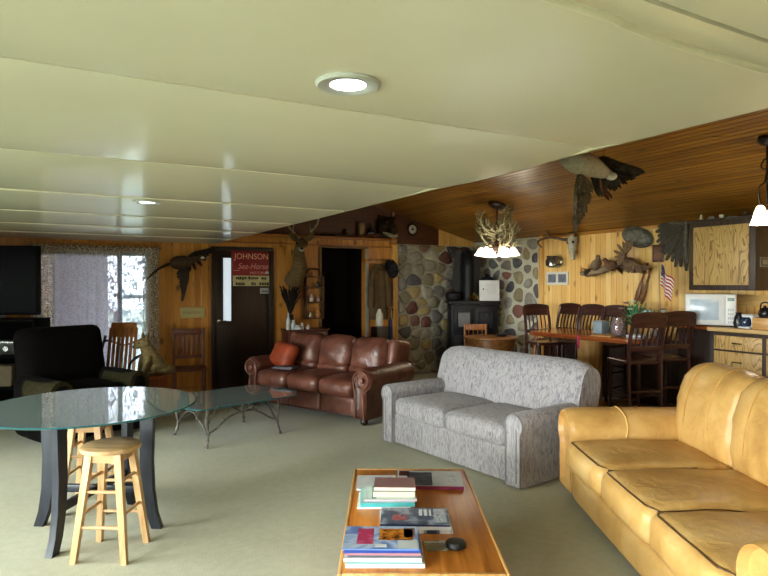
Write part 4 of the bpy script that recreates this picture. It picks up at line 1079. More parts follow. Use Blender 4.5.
b = B(); b.tube(curve([(-.03, 0, .09), (0, 0, .16), (.04, 0, .09)], 6), .006, 8); b.build('handle', plain('#a08a52', .2, .1, metal=1), t)
# white notice board standing at the front of the stove top
t = thing('white_notice', 'square white paper notice standing on the stove top beside the pipe', 'notice', onst(.27, -.16, 1.316), ZR + .03)
b = B(); b.box((0, 0, .175), (.345, .012, .35), (-.04, 0, 0), bev=.003); b.build('board', plain('#d5d8dd', .6, .03), t)
b = B(); b.ball((-.105, -.016, .20), (.014, .008, .014), 10); b.build('pin', plain('#4a2420', .4), t)
b = B()
for k in range(7): b.box((.03 + .01 * (k % 2), -.0075 + .0 * k + (.175 - (.07 + .035 * k)) * -.04 * 0 - .0005, .07 + .033 * k), (.19 - .03 * (k % 3), .0012, .006))
b.build('print', plain('#9aa2ae', .6), t)
t = thing('lantern', 'small dark lantern with chrome chimney behind the white notice', 'lantern', onst(.27, .02, 1.316), ZR)
b = B(); b.lathe([(.09, 0), (.10, .05), (.06, .10), (.05, .12)], 24); b.build('base', M_IRONB, t)
b = B(); b.lathe([(.05, .12), (.06, .22), (.045, .33)], 24); b.build('chimney', plain('#565a66', .1, metal=.8), t)
b = B(); b.lathe([(.14, .34), (.13, .37), (.05, .42), (.03, .46), (.005, .47)], 28); b.build('cap', M_IRONB, t)
b = B(); b.box((0, 0, .012), (.12, .08, .02)); b.box((.08, 0, .022), (.08, .025, .018)); o = b.build('fire_brush', plain('#7d1f18', .6), None, onst(.33, .20, 1.317), (0, 0, ZR - .3)); tag(o, 'dark red brush lying on the stove top behind the notice', 'brush')
# round wooden side table with a dark dish, two small wooden chairs
def round_side_table():
    d = 9.25; xc = (491 - 384) / F * d
    t = thing('side_table', 'round brown wooden side table in front of the stove', 'table', CW(xc, d), ZR)
    M = wood('#6a431f', '#8f6030', 'X', 4, .35); H = .79
    b = B(); b.lathe([(.40, H - .03), (.42, H - .02), (.42, H - .006), (.405, H), (.1, H)], 48); b.build('tabletop', M, t)
    b = B(); b.lathe([(.365, H - .19), (.375, H - .03)], 48); b.build('apron', M, t)
    for k in range(4):
        a = PI / 4 + k * PI / 2; l = B(); l.lathe([(.02, 0), (.03, .2), (.022, .3), (.034, H - .19), (.034, H - .04)], 14, (.30 * math.cos(a), .30 * math.sin(a), 0)); l.build('leg', M, t)
    return CW(xc, d)
rp = round_side_table()
b = B(); b.lathe([(.05, 0), (.085, .015), (.10, .04), (.094, .04), (.06, .012)], 28, sx=1, sy=1); b.lathe([(.07, .03), (.075, .045), (.03, .055)], 24); o = b.build('dish', plain('#20242c', .3), None, rp + CR * .17 + Vector((0, 0, .7905))); tag(o, 'dark shallow dish on the round wooden side table', 'dish')
M_CHB = wood('#7d4620', '#a5672f', 'Z', 5, .4)
def small_chair(label, loc, rz):
    t = thing('wooden_chair', label, 'chair', loc, rz, 'small wooden chairs by the stove')
    b = B(); b.box((0, 0, .44), (.40, .38, .035), bev=.012); b.build('seat', M_CHB, t)
    for s in (-1, 1):
        l = B(); l.tube([(s * .175, -.17, 0), (s * .175, -.17, .44), (s * .175, -.22, .94)], .019, 8); l.build('rear_leg', M_CHB, t)
        l = B(); l.tube([(s * .17, .16, 0), (s * .17, .16, .425)], .018, 8); l.build('front_leg', M_CHB, t)
        l = B(); l.tube([(s * .175, -.16, .2), (s * .17, .15, .2)], .011, 8); l.build('rung', M_CHB, t)
    b = B(); b.box((0, -.215, .885), (.33, .022, .10), (.1, 0, 0), bev=.008); b.build('top_rail', M_CHB, t)
    b = B(); b.box((0, -.185, .60), (.33, .02, .05), (.1, 0, 0), bev=.006); b.build('lower_rail', M_CHB, t)
    for k in range(4): b = B(); b.tube([(-.11 + .073 * k, -.188, .62), (-.11 + .073 * k, -.21, .84)], .009, 6); b.build('spindle', M_CHB, t)
    return t
d = 9.86; w1 = small_chair('small brown wooden chair between the stove and the round side table', CW((475 - 384) / F * d - .0, d - .12), ZR + PI - .1)
dup(w1, CW(2.13, 9.2), ZR + PI / 2 - .2, 'small orange brown wooden chair to the dining table side of the round side table', 'small wooden chairs by the stove')
# ================================================================ WALL AND CEILING MOUNTS
def fur(c, d, scale=14, rough=.85):
    n = N('fur'); v = n.coords((1, 1, 3)); a = n.noise(v, scale, 6, .6, .7); n.base(n.ramp(a, [(.3, srgb(d)), (.7, srgb(c))])); n.bump(n.noise(n.coords((1, 1, .25)), 70, 4), .7, .02); return n.set(rough, spec=.2)
def feather_mat(c1, c2, scale=30):
    n = N('feathers'); v = n.coords(); a = n.noise(v, scale, 4, 1.0); n.base(n.ramp(a, [(.35, srgb(c1)), (.65, srgb(c2))])); n.bump(a, .4, .01); return n.set(.7, spec=.3)
M_BONE = plain('#9d937c', .5, .2, 20); M_ANT = plain('#8d7f62', .5, .35, 14)
def loft(bb, pts, radii, n=14, M=None, flat=1.0):
    bb.tube(pts, radii, n, M=M, flat=flat)
def antler(bb, base, side, size, M=None, tines=4, seed=0, fwd=Vector((0, -1, 0)), up=Vector((0, 0, 1))):
    r = random.Random(seed); sv = up.cross(fwd).normalized() * side; base = Vector(base)
    P = [base + up * (a * size) + sv * (b_ * size) - fwd * (-c * size) for a, b_, c in ((0, 0, 0), (.25, .22, -.12), (.55, .46, -.08), (.85, .50, .14), (1.05, .36, .34))]
    cv = curve(P, 6); rad = [lerp(.05, .012, i / (len(cv) - 1)) * size for i in range(len(cv))]
    bb.tube(cv, rad, 8, M=M)
    for k in range(tines):
        i = int((k + 1) / (tines + 1) * len(cv)); p = cv[i]; h = size * r.uniform(.25, .42)
        q = curve([p, p + up * h * .5 + fwd * h * .25, p + up * h + fwd * h * .15 - sv * h * .15], 4); bb.tube(q, [lerp(.028, .008, j / 8) * size for j in range(len(q))], 6, M=M)

# ---- deer head on the back wall ------------------------------------------
def deer():
    c = PY(295, 272, YB - .05); t = thing('deer_mount', 'shoulder mounted deer head with antlers beside the dark doorway', 'deer mount', (c.x, YB - .0, c.z))
    MF = fur('#75603f', '#513f25'); q = PY(302, 246, YB - .36) - Vector((c.x, YB, c.z))
    b = B(); pts = curve([(0, -.012, -.14), (.0, -.06, -.10), (.03, -.17, .06), (q.x + .0, q.y + .14, q.z - .10), (q.x + .01, q.y + .05, q.z + .02), (q.x + .01, q.y - .01, q.z + .03)], 6)
    k = len(pts); rad = [lerp(.17, .085, min(1, i / (k * .62))) for i in range(k)]; rad[0] = .10; rad[1] = .15; rad[-1] = .05; rad[-2] = .07
    loft(b, pts, rad, 18)
    F_ = Vector((-.36, -.90, -.25)); F0 = Vector((q.x, q.y, q.z + .03))
    hp = [F0 - F_ * .07, F0, F0 + F_ * .10, F0 + F_ * .19 + Vector((0, 0, -.015)), F0 + F_ * .24 + Vector((0, 0, -.02))]
    pts = curve(hp, 5); r0 = [.055, .075, .085, .09, .092, .09, .085, .08, .074, .068, .063, .058, .054, .051, .048, .046, .044, .042, .04, .034, .018]
    loft(b, pts, r0[:len(pts)], 16); b.build('head_and_neck', MF, t, smooth=70)
    SV = Vector((.93, -.36, 0))
    for s in (-1, 1):
        e = B(); rings = []; ax = (SV * s * .8 + Vector((0, .1, .75))).normalized(); up = ax.cross(F_).normalized()
        for u in range(9):
            v_ = u / 8; w = .055 * math.sin(PI * min(.97, .12 + v_ * .88)); p = F0 + SV * s * .06 + Vector((0, 0, .05)) + ax * .20 * v_; rings.append([p + up * w + F_ * .015, p - F_ * .012, p - up * w + F_ * .015, p - F_ * -.008])
        e.ring(rings); e.build('ear', MF, t, smooth=60)
        e = B(); e.ball(F0 + F_ * .07 + SV * s * .078 + Vector((0, 0, .025)), .017, 10); e.build('eye', plain('#0a0806', .05), t)
        a = B(); antler(a, F0 + SV * s * .035 + Vector((0, .0, .08)), s, .44, None, 3, s + 3, fwd=Vector((-.36, -.93, 0))); a.build('antler', M_ANT, t)
    n = B(); n.ball(F0 + F_ * .262 + Vector((0, 0, -.015)), (.030, .022, .022), 10); n.build('nose', plain('#15100c', .3), t)
    n = B(); n.tube([F0 + F_ * .13 + Vector((0, 0, -.03)), F0 + F_ * .18 + Vector((0, 0, -.033)), F0 + F_ * .235 + Vector((0, 0, -.03))], [.055, .052, .036], 14); n.build('white_muzzle', fur('#c2b8a4', '#a39880'), t)
deer()
# ---- pheasant --------------------------------------------------------------
def wing(bb, root, mid, tip, length, n, seed=0, down=Vector((0, 0, -1)), w=.028, thick=.004):
    r = random.Random(seed); root, mid, tip = Vector(root), Vector(mid), Vector(tip); cv = curve([root, mid, tip], 12); axis = (tip - root).normalized()
    for i in range(n):
        u = i / (n - 1); p = cv[int(u * (len(cv) - 1))]; d = (down * (1 - u * .62) + axis * (.15 + .85 * u)).normalized(); L = length * (.62 + .38 * math.sin(PI * (.25 + u * .7))) * r.uniform(.93, 1.05)
        s = d.cross(axis.cross(down)).normalized(); nn = d.cross(s).normalized(); rings = []
        for k in range(7):
            v_ = k / 6; ww = w * (.55 + .6 * math.sin(PI * min(1, v_ * .8 + .1))) * (1 if v_ < .95 else .35); q = p + d * L * v_ + nn * (.008 * (i % 3) + .02 * v_ * v_)
            rings.append([q + s * ww, q + nn * thick, q - s * ww, q - nn * thick])
        bb.ring(rings)
    bb.tube(cv, [lerp(.03, .012, i / (len(cv) - 1)) for i in range(len(cv))], 8)
def pheasant():
    c = PY(184, 263, YB - .14); t = thing('pheasant_mount', 'dark pheasant mount with long curved tail flying across the pine wall', 'bird mount', c)
    MF = feather_mat('#2a1c10', '#4c3620'); MD = feather_mat('#1a120c', '#33251a')
    b = B(); b.tube(curve([(-.20, 0, -.02), (-.08, 0, -.0), (.05, -.02, .02), (.16, -.03, .06), (.24, -.05, .09)], 5), [.02, .05, .07, .085, .095, .10, .10, .10, .10, .095, .085, .07, .055, .045, .04, .04, .038, .036, .035, .03, .02][:21], 14); b.ball((.27, -.06, .10), (.045, .035, .035), 12)
    b.build('body', MF, t, smooth=60)
    b = B(); b.tube([(.30, -.065, .10), (.345, -.075, .085)], [.014, .004], 8); b.build('beak', plain('#8a8370', .4), t)
    b = B(); b.ball((.245, -.095, .075), (.03, .012, .02), 8); b.build('white_collar', plain('#b9b5a8', .6), t)
    b = B(); wing(b, (.02, -.04, -.02), (.03, -.10, -.22), (-.02, -.11, -.42), .22, 12, 2, Vector((-.55, 0, -.5)), .02); b.build('wing', MD, t, smooth=30)
    b = B(); wing(b, (.03, .0, .05), (.16, .03, .15), (.34, .04, .20), .22, 12, 3, Vector((-.3, 0, -.5)), .022); b.build('wing', MD, t, smooth=30)
    for k in range(4):
        e = PY(143 + k * 1.5, 284 - k * 2, YB - .14) - c; m = PY(157, 271, YB - .14) - c
        b = B(); b.tube(curve([(-.17, .005 * k, -.02 + .012 * k), (m.x, .006 * k, m.z + .01 * k), tuple(e)], 6), [lerp(.016, .005, i / 12) for i in range(13)], 6, flat=.4); b.build('tail_feather', MD, t)
    b = B(); b.tube([(.02, .0, 0), (.02, .135, 0)], .008, 6); b.build('mounting_rod', M_DARK, t)
pheasant()
# ---- flying goose over the seating -----------------------------------------
def goose():
    d = 5.0; c = PD(592, 167, d); t = thing('goose_mount', 'flying goose with spread wings hanging below the wood ceiling', 'bird mount', c, ZR)
    # local: x right, y away, z up
    k = d / F
    MB = feather_mat('#9a927d', '#b5ad98', 40); MD = feather_mat('#1f1a14', '#3a3026', 24); MW = feather_mat('#3d3427', '#6a5d4a', 30)
    b = B(); pts = curve([(26 * k, .10, -6 * k), (14 * k, .06, -4 * k), (0, .0, 0), (-14 * k, -.04, 4 * k), (-22 * k, -.02, 8 * k), (-27 * k, .08, 14 * k), (-31 * k, .22, 22 * k)], 5)
    n = len(pts); key = [.02, .06, .095, .115, .10, .06, .038]; rad = [lerp(key[min(6, i * 6 // (n - 1))], key[min(6, i * 6 // (n - 1) + 1)], (i * 6 / (n - 1)) % 1) for i in range(n)]
    b.tube(pts, rad, 18, flat=.9); b.build('body', MB, t, smooth=70)
    h = B(); h.ball((-31.5 * k, .25, 23 * k), (.05, .06, .045), 12); h.build('head', MD, t, smooth=60)
    h = B(); h.tube([(-32.5 * k, .30, 23 * k), (-34 * k, .37, 23 * k)], [.022, .010], 8); h.build('bill', plain('#1c1a18', .4), t)
    f = B()
    for i in range(9):
        a = (i - 4) * .10; p = Vector((22 * k, .08, -5 * k)); q = p + Vector((.17 * math.cos(a), .05 + .14 * math.sin(a), -.03)); leaf_blade(f, p, q, .022, .0)
    f.build('tail', MD, t, smooth=30)
    u = B(); u.ball((22 * k, .06, -8 * k), (.05, .045, .035), 10); u.build('white_rump', plain('#c9c4b6', .7), t)
    w = B(); wing(w, (-12 * k, -.02, -8 * k), (-19 * k, -.08, -28 * k), (-21 * k, -.12, -50 * k), .20, 15, 4, Vector((.75, .05, -.55)), .020, .004); w.build('wing', MW, t, smooth=30)
    w = B(); wing(w, (4 * k, .13, 4 * k), (18 * k, .14, 12 * k), (34 * k, .10, 4 * k), .30, 20, 6, Vector((.10, .0, -1)), .022, .004); w.build('wing', MD, t, smooth=30)
    for i, (x, dz) in enumerate(((9, 0), (12, 2))):
        g = B(); g.tube(curve([(x * k, .02 + .04 * i, -12 * k), ((x + 2) * k, .03, (-22 + dz) * k), ((x + 4) * k, .02, (-26 + dz) * k)], 4), .010, 8)
        leaf_blade(g, ((x + 4) * k, .02, (-25 + dz) * k), ((x + 7) * k, -.02, (-34 + dz) * k), .03, .0); g.build('foot', plain('#5a2c18', .5), t)
    top = zc(c.x) - c.z; z0 = .09
    for s in (-.06, .10):
        x = CR * s + c; g = B(); g.tube([(s, .0, z0), (s, .0, zc(x.x) - c.z + .0)], .0022, 6); g.build('hanging_wire', plain('#55504a', .4), t)
goose()
# ---- right wall: European skull, pot, frame, driftwood birds, shell, plaque, fan, club
def onR(x, y, off=0): p = PX(x, y, XR - off); return p
c = onR(577, 244)
t = thing('antlered_skull', 'pale antlered skull mount high on the pine wall near the fieldstone', 'skull mount', (XR, c.y, c.z), 0)
b = B(); b.tube(curve([(-.05, 0, .10), (-.10, -.01, .04), (-.13, -.03, -.08), (-.14, -.05, -.20), (-.14, -.055, -.25)], 4), [.055, .07, .078, .082, .08, .075, .07, .064, .058, .052, .047, .042, .038, .034, .03, .026, .018][:17], 12); b.build('skull', plain('#a39d90', .6, .3, 30), t, smooth=60)
for s in (-1, 1):
    e = B(); e.ball((-.155, -.015 + s * .05, .02), (.02, .022, .025), 10); e.build('eye_socket', plain('#2a2420', .8), t)
A0 = onR(552, 248) - Vector((XR, c.y, c.z)); A1 = onR(560, 238) - Vector((XR, c.y, c.z)); A2 = onR(570, 240) - Vector((XR, c.y, c.z))
b = B(); b.tube(curve([(-.06, .03, .08), (-.12, A2.y, A2.z), (-.22, A1.y, A1.z), (-.24, A0.y + .06, A0.z + .10), (-.22, A0.y, A0.z)], 6), [lerp(.028, .010, i / 24) for i in range(25)], 8)
b.tube(curve([(-.2, A1.y, A1.z), (-.24, A1.y + .02, A1.z + .08), (-.26, A1.y + .02, A1.z + .12)], 3), [.018, .016, .014, .012, .010, .008, .006], 6); b.build('antler', plain('#4a3a2a', .5, .3), t)
b = B(); b.tube(curve([(-.06, -.03, .08), (-.16, -.10, .16), (-.28, -.12, .14), (-.34, -.06, .12)], 6), [lerp(.026, .010, i / 18) for i in range(19)], 8); b.build('antler', plain('#4a3a2a', .5, .3), t)
c = onR(559, 262)
t = thing('hanging_mug', 'shiny pewter mug hung on the pine wall above the white frame', 'mug', (XR, c.y, c.z))
b = B(); b.lathe([(.07, -.09), (.11, -.06), (.115, .02), (.09, .06), (.10, .09), (.09, .09), (.075, .05)], 24, (-.13, 0, 0)); b.build('body', plain('#8a8a86', .22, .15, metal=.9), t)
b = B(); b.tube(curve([(-.13, -.11, .05), (-.13, -.17, .03), (-.13, -.17, -.04), (-.13, -.11, -.05)], 4), .012, 8); b.build('handle', plain('#8a8a86', .22, .15, metal=.9), t)
b = B(); b.tube([(-.001, 0, .07), (-.05, 0, .07)], .008, 6); b.build('hook', M_DARK, t)
c0, c1 = onR(547, 272), onR(569, 285)
t = thing('picture_frame', 'white double picture frame with two grey panes on the pine wall', 'picture frame', (XR, (c0.y + c1.y) / 2, (c0.z + c1.z) / 2))
w, h = abs(c0.y - c1.y), abs(c0.z - c1.z)
b = B()
for s in (-1, 1): b.box((-.012, s * (w / 2 - .02), 0), (.024, .04, h), bev=.004); b.box((-.012, 0, s * (h / 2 - .02)), (.024, w - .06, .04), bev=.004)
b.box((-.012, 0, 0), (.024, .04, h - .06), bev=.004); b.build('frame', plain('#d9d8d2', .5, .04), t)
for s in (-1, 1): g = B(); g.box((-.008, s * (w / 4 - .005), 0), (.008, w / 2 - .05, h - .06)); g.build('picture', plain('#6d7384', .3, .25, 18), t, smooth=0)
def driftwood():
    c = onR(612, 268); t = thing('driftwood_perch', 'driftwood branch mounted on the pine wall carrying game birds', 'driftwood', (XR, c.y, c.z)); o = Vector((XR, c.y, c.z))
    M = wood('#6a5a48', '#8f7d66', 'Y', 5, .8); P = [onR(x, y, .12) - o for x, y in ((581, 273), (590, 274), (603, 270), (617, 266), (630, 270), (643, 272))]
    b = B(); b.tube(curve(P, 5), [.02 + .028 * math.sin(PI * min(1, .1 + i / 26)) + .008 * math.sin(i * 2.1) for i in range(26)], 10)
    for x, y, x2, y2 in ((601, 270, 608, 262), (630, 270, 640, 265), (590, 274, 583, 268)): b.tube([onR(x, y, .12) - o, onR(x2, y2, .18) - o], [.02, .008], 7)
    b.build('branch', M, t); q = B(); q.tube([(0, 0, .0), (-.10, 0, .0)], .015, 8); q.build('bracket', M_DARK, t)
driftwood()
def grouse(label, x0, y0, sc, pose, c1, c2):
    c = onR(x0, y0, .17); t = thing('game_bird', label, 'bird mount', c, 0, 'game birds on the driftwood')
    MF = feather_mat(c1, c2, 40); s = sc
    # local y: -y is to the right of the photo
    b = B(); b.tube([Vector(p) * s for p in curve(pose['body'], 4)], [r * s for r in pose['rad']], 14); hp = Vector(pose['body'][-1]) * s; b.ball(hp, (.045 * s,) * 3, 10); b.build('body', MF, t, smooth=60)
    k = B(); d = Vector(pose['beak']); k.tube([hp + d * .03 * s, hp + d * .085 * s], [.016 * s, .003 * s], 8); k.build('beak', plain('#3a3026', .4), t)
    f = B(); p = Vector(pose['body'][0]) * s
    for i in range(9):
        a = (i - 4) * pose['spread']; dd = Vector(pose['tail']); q = p + Matrix.Rotation(a, 3, 'X') @ dd * .26 * s; leaf_blade(f, p, q, .03 * s, .0)
    f.build('tail', MF, t, smooth=30)
    w = B()
    for g in pose.get('wings', ()): wing(w, Vector(g[0]) * s, Vector(g[1]) * s, Vector(g[2]) * s, g[3] * s, 9, 3, Vector(g[4]), .024 * s)
    if pose.get('wings'): w.build('wing', MF, t, smooth=30)
    l = B(); m = Vector(pose['body'][1]) * s
    for e in (-.03, .03): l.tube([m + Vector((0, e, -.03)) * s, m + Vector((.03, e, -.13)) * s], .009 * s, 6)
    l.build('leg', plain('#4a3c2c', .5), t)
R1 = [.05, .07, .085, .095, .10, .10, .095, .09, .08, .065, .05, .045, .04]
grouse('grey brown bird perched upright on the left of the driftwood', 597, 264, .72, dict(body=[(0, .12, -.08), (0, .04, -.03), (-.02, -.03, .05), (-.03, -.05, .14)], rad=R1, beak=(-.3, -.9, 0), tail=(0, .9, -.35), spread=.08), '#5e4c3a', '#8a755c')
grouse('brown bird with fanned tail in the middle of the driftwood', 613, 266, .72, dict(body=[(0, -.08, -.02), (0, .0, -.0), (-.03, .08, .04), (-.05, .15, .12)], rad=R1, beak=(-.3, .9, 0), tail=(0, -.8, -.2), spread=.14), '#4c3524', '#79573c')
grouse('large brown bird with raised wing on the right of the driftwood', 629, 264, .92, dict(body=[(0, .08, .0), (0, .0, .0), (-.02, -.10, -.04), (-.03, -.20, -.06)], rad=R1, beak=(-.2, -1, -.1), tail=(0, .5, .3), spread=.12, wings=[((-.03, .04, .05), (-.08, .0, .14), (-.06, -.05, .20), .20, (0, .7, -.35)), ((-.03, -.05, .02), (-.10, -.22, -.02), (-.08, -.34, -.04), .14, (0, .3, -.6))]), '#4f3b2a', '#846a50')
# turtle shell
c = onR(639, 237)
t = thing('turtle_shell', 'grey oval turtle shell mounted high on the pine wall', 'shell', (XR, c.y, c.z), rot=(.30, 0, 0))
def scute():
    n = N('shell'); v = n.coords(); vo = n.add('ShaderNodeTexVoronoi', feature='DISTANCE_TO_EDGE'); vo.inputs['Scale'].default_value = 13; n.link(v, vo.inputs['Vector'])
    n.base(n.mix(n.noise(v, 30, 4), n.ramp(vo.outputs['Distance'], [(.0, srgb('#3e3d36')), (.08, srgb('#6a685e')), (.4, srgb('#858276'))]), srgb('#5a584f'))); n.bump(vo.outputs['Distance'], .6, .03); return n.set(.55)
b = B(); b.ball((-.05, 0, 0), (.07, .245, .125), 24); b.build('carapace', scute(), t, smooth=60)
b = B(); b.ball((-.035, 0, 0), (.03, .26, .14), 24); b.build('rim', plain('#565348', .6), t, smooth=60)
c0, c1 = onR(653, 245), onR(665, 262)
t = thing('wall_plaque', 'small dark brown wooden plaque on the pine wall beside the feather fan', 'plaque', (XR, (c0.y + c1.y) / 2, (c0.z + c1.z) / 2))
w, h = abs(c0.y - c1.y) * .92, abs(c0.z - c1.z)
b = B(); b.box((-.012, 0, 0), (.024, w, h), bev=.006); b.build('board', wood('#3a1c10', '#54301d', 'Z'), t)
b = B(); b.box((-.026, 0, 0), (.004, w * .7, h * .72), bev=.001); b.build('plate', plain('#6d4630', .4, .3, 40), t)
def fan():
    h0 = onR(691, 223); t = thing('feather_fan', 'spread dark grey feather fan on the pine wall beside the wall cabinet', 'feather fan', (XR - .03, h0.y, h0.z)); M = feather_mat('#17140f', '#544c42', 60); n = 13
    for i in range(n):
        u0 = i / (n - 1); a = math.radians(lerp(84, 176, u0)); d = Vector((0, math.sin(a), math.cos(a))); L = lerp(.40, .56, u0 ** .8) * (.94 if i % 2 else 1); s = Vector((0, d.z, -d.y)); rings = []
        for k in range(7):
            u = k / 6; ww = (.008 + .026 * u) * (1 if u < .95 else .5); q = d * (.04 + L * u) + Vector((-.006 * (i % 3) - .02 * math.sin(PI * u), 0, 0)); rings.append([q + s * ww, q + Vector((-.004, 0, 0)), q - s * ww, q + Vector((.004, 0, 0))])
        b = B(); b.ring(rings); b.build('feather', M, t, smooth=30)
    b = B(); b.tube([(-.02, .02, .0), (-.03, .03, -.25), (-.02, .02, -.5)], [.03, .03, .012], 8); b.tube([(-.02, .0, 0), (-.02, .2, .02), (-.02, .36, .05)], [.03, .028, .012], 8); b.build('wing_bone', feather_mat('#4a4238', '#6a5f50'), t)
fan()
# long leaning wooden club pair behind the table
for (x0, y0, x1, y1, off, rr, lab) in ((635, 304, 647, 263, .05, .030, 'brown wooden paddle hung slanting on the pine wall behind the flowers'), (641, 304, 651, 268, .035, .022, 'thinner dark brown paddle hung on the pine wall beside the wider paddle')):
    a, c = PX(x0, y0, XR - off), PX(x1, y1, XR - off); t = thing('wooden_paddle', lab, 'paddle', (XR, a.y, a.z), 0); o = Vector((XR, a.y, a.z)); A, C = a - o, c - o
    q = B(); q.tube([A, lerp(A, C, .1), lerp(A, C, .3), lerp(A, C, .5), lerp(A, C, .58)], [rr * .5, rr * 1.1, rr * 1.3, rr, .014], 12, flat=.5); q.build('blade', wood('#5a3520', '#84532f', 'Z'), t)
    q = B(); q.tube([lerp(A, C, .56), lerp(A, C, .9), C], [.014, .014, .02], 10); q.tube([lerp(A, C, .75), lerp(A, C, .75) + Vector((off, 0, 0))], .006, 6); q.build('shaft', wood('#4a2a18', '#6f4428', 'Z'), t)
# ---- back wall bits: clock, ledge things, hooks, coat
c = PY(412, 229.5, YB)
t = thing('wall_clock', 'small round black clock with white dial above the fieldstone', 'clock', (c.x, YB, c.z))
b = B(); b.lathe([(.105, 0), (.115, .02), (.105, .035), (.085, .036), (.08, .02), (.02, .02)], 40, M=Tm((0, 0, 0), (PI / 2, 0, 0))); b.build('case', plain('#120f0e', .3), t)
b = B(); b.lathe([(.078, .021), (.078, .024)], 40, M=Tm((0, 0, 0), (PI / 2, 0, 0))); do = b.build('dial', plain('#cfcfc8', .5, .03), t)
b = B(); b.box((.0, -.027, .022), (.010, .004, .05)); b.box((-.018, -.027, -.006), (.045, .004, .009), (0, -.3, 0)); b.lathe([(.022, .024), (.022, .028)], 16, M=Tm((0, 0, 0), (PI / 2, 0, 0))); b.build('hands', plain('#14130f', .4), t)
b = B()
for k in range(12): a = k * PI / 6; b.box((.066 * math.sin(a), -.0255, .066 * math.cos(a)), (.006, .003, .014), (0, a, 0))
b.build('hour_marks', plain('#4a4844', .5), do)
LZ = 2.3755
a, c = PY(318, 239, YB - .06), PY(376, 243, YB - .06)
t = thing('old_rifle', 'long dark wooden rifle lying on the ledge above the dark doorway', 'rifle', ((a.x + c.x) / 2, YB - .15, LZ))
L = (c.x - a.x)
b = B(); b.tube([(-L / 2, 0, .03), (L * .1, 0, .03)], .012, 10); b.build('barrel', plain('#1c1a1a', .35, metal=.6), t)
b = B(); b.tube(curve([(-L * .25, 0, .022), (L * .05, 0, .022), (L * .18, 0, .03), (L * .34, 0, .045), (L * .5, 0, .05)], 5), [.014] * 6 + [.02, .022, .022, .024, .027, .03, .034, .038, .042, .044, .045, .046, .046, .046, .044], 10, flat=.5); b.build('stock', wood('#4a2614', '#6b3c20', 'X'), t)
b = B(); b.tube(curve([(L * .10, 0, .005), (L * .14, 0, .003), (L * .18, 0, .01)], 4), .004, 6); b.build('trigger_guard', plain('#1c1a1a', .35), t)
c = PY(347, 230, YB - .06); b = B(); b.lathe([(.04, 0), (.05, .06), (.03, .11), (.035, .13)], 20); o = b.build('ledge_jug', plain('#4a3527', .4), None, (c.x, YB - .03, LZ)); o.location.y = YB - .058; tag(o, 'small brown jug on the ledge above the dark doorway', 'jug')
c = PY(371, 230, YB - .06); t = thing('bottle', 'dark glass bottle with pale label on the ledge beside the animal head', 'bottle', (c.x, YB - .06, LZ))
b = B(); b.lathe([(.05, 0), (.052, .12), (.02, .19), (.018, .25), (.022, .26)], 20); b.build('glass_body', plain('#10141c', .1), t); b = B(); b.lathe([(.0525, .03), (.0535, .06), (.053, .10)], 20); b.build('label_band', plain('#8f98a4', .5), t)
c = PY(361, 226, YB - .06); b = B(); b.box((0, 0, .13), (.10, .06, .26), bev=.01); o = b.build('carved_post', wood('#6b5434', '#8d7449', 'Z'), None, (c.x, YB - .065, LZ)); tag(o, 'carved wooden block on the ledge left of the dark bottle', 'carving')
def beast():
    c = PY(384, 228, YB); t = thing('animal_head_mount', 'brown shaggy animal head with pale jaw mounted above the coat hooks', 'head mount', (c.x, YB, c.z)); MF = fur('#463823', '#2a1f12', 20)
    b = B(); b.lathe([(.15, 0), (.17, .015), (.16, .03)], 28, M=Tm((0, 0, 0), (PI / 2, 0, 0)), sy=1.25); b.build('shield', M_DARK, t)
    b = B(); b.tube(curve([(0, -.02, .02), (0, -.12, .02), (0, -.24, -.02), (0, -.36, -.08), (0, -.40, -.09)], 5), [.13, .14, .15, .155, .155, .15, .145, .14, .13, .12, .11, .10, .09, .08, .075, .07, .065, .06, .05, .04, .02], 16); b.build('head', MF, t, smooth=60)
    for s in (-1, 1):
        e = B(); e.tube([(s * .10, -.10, .10), (s * .15, -.09, .17), (s * .16, -.09, .22)], [.04, .035, .008], 8, flat=.5); e.build('ear', MF, t); e = B(); e.ball((s * .075, -.245, .07), .015, 8); e.build('eye', plain('#a9a28c', .1), t)
    b = B(); b.tube(curve([(-.13, -.20, -.10), (-.05, -.33, -.15), (.05, -.33, -.15), (.13, -.20, -.08)], 5), [.012, .02, .026, .03, .032, .034, .035, .036, .036, .035, .034, .032, .03, .026, .02, .012], 10); b.build('pale_jaw', fur('#a89c80', '#857a60'), t)
beast()
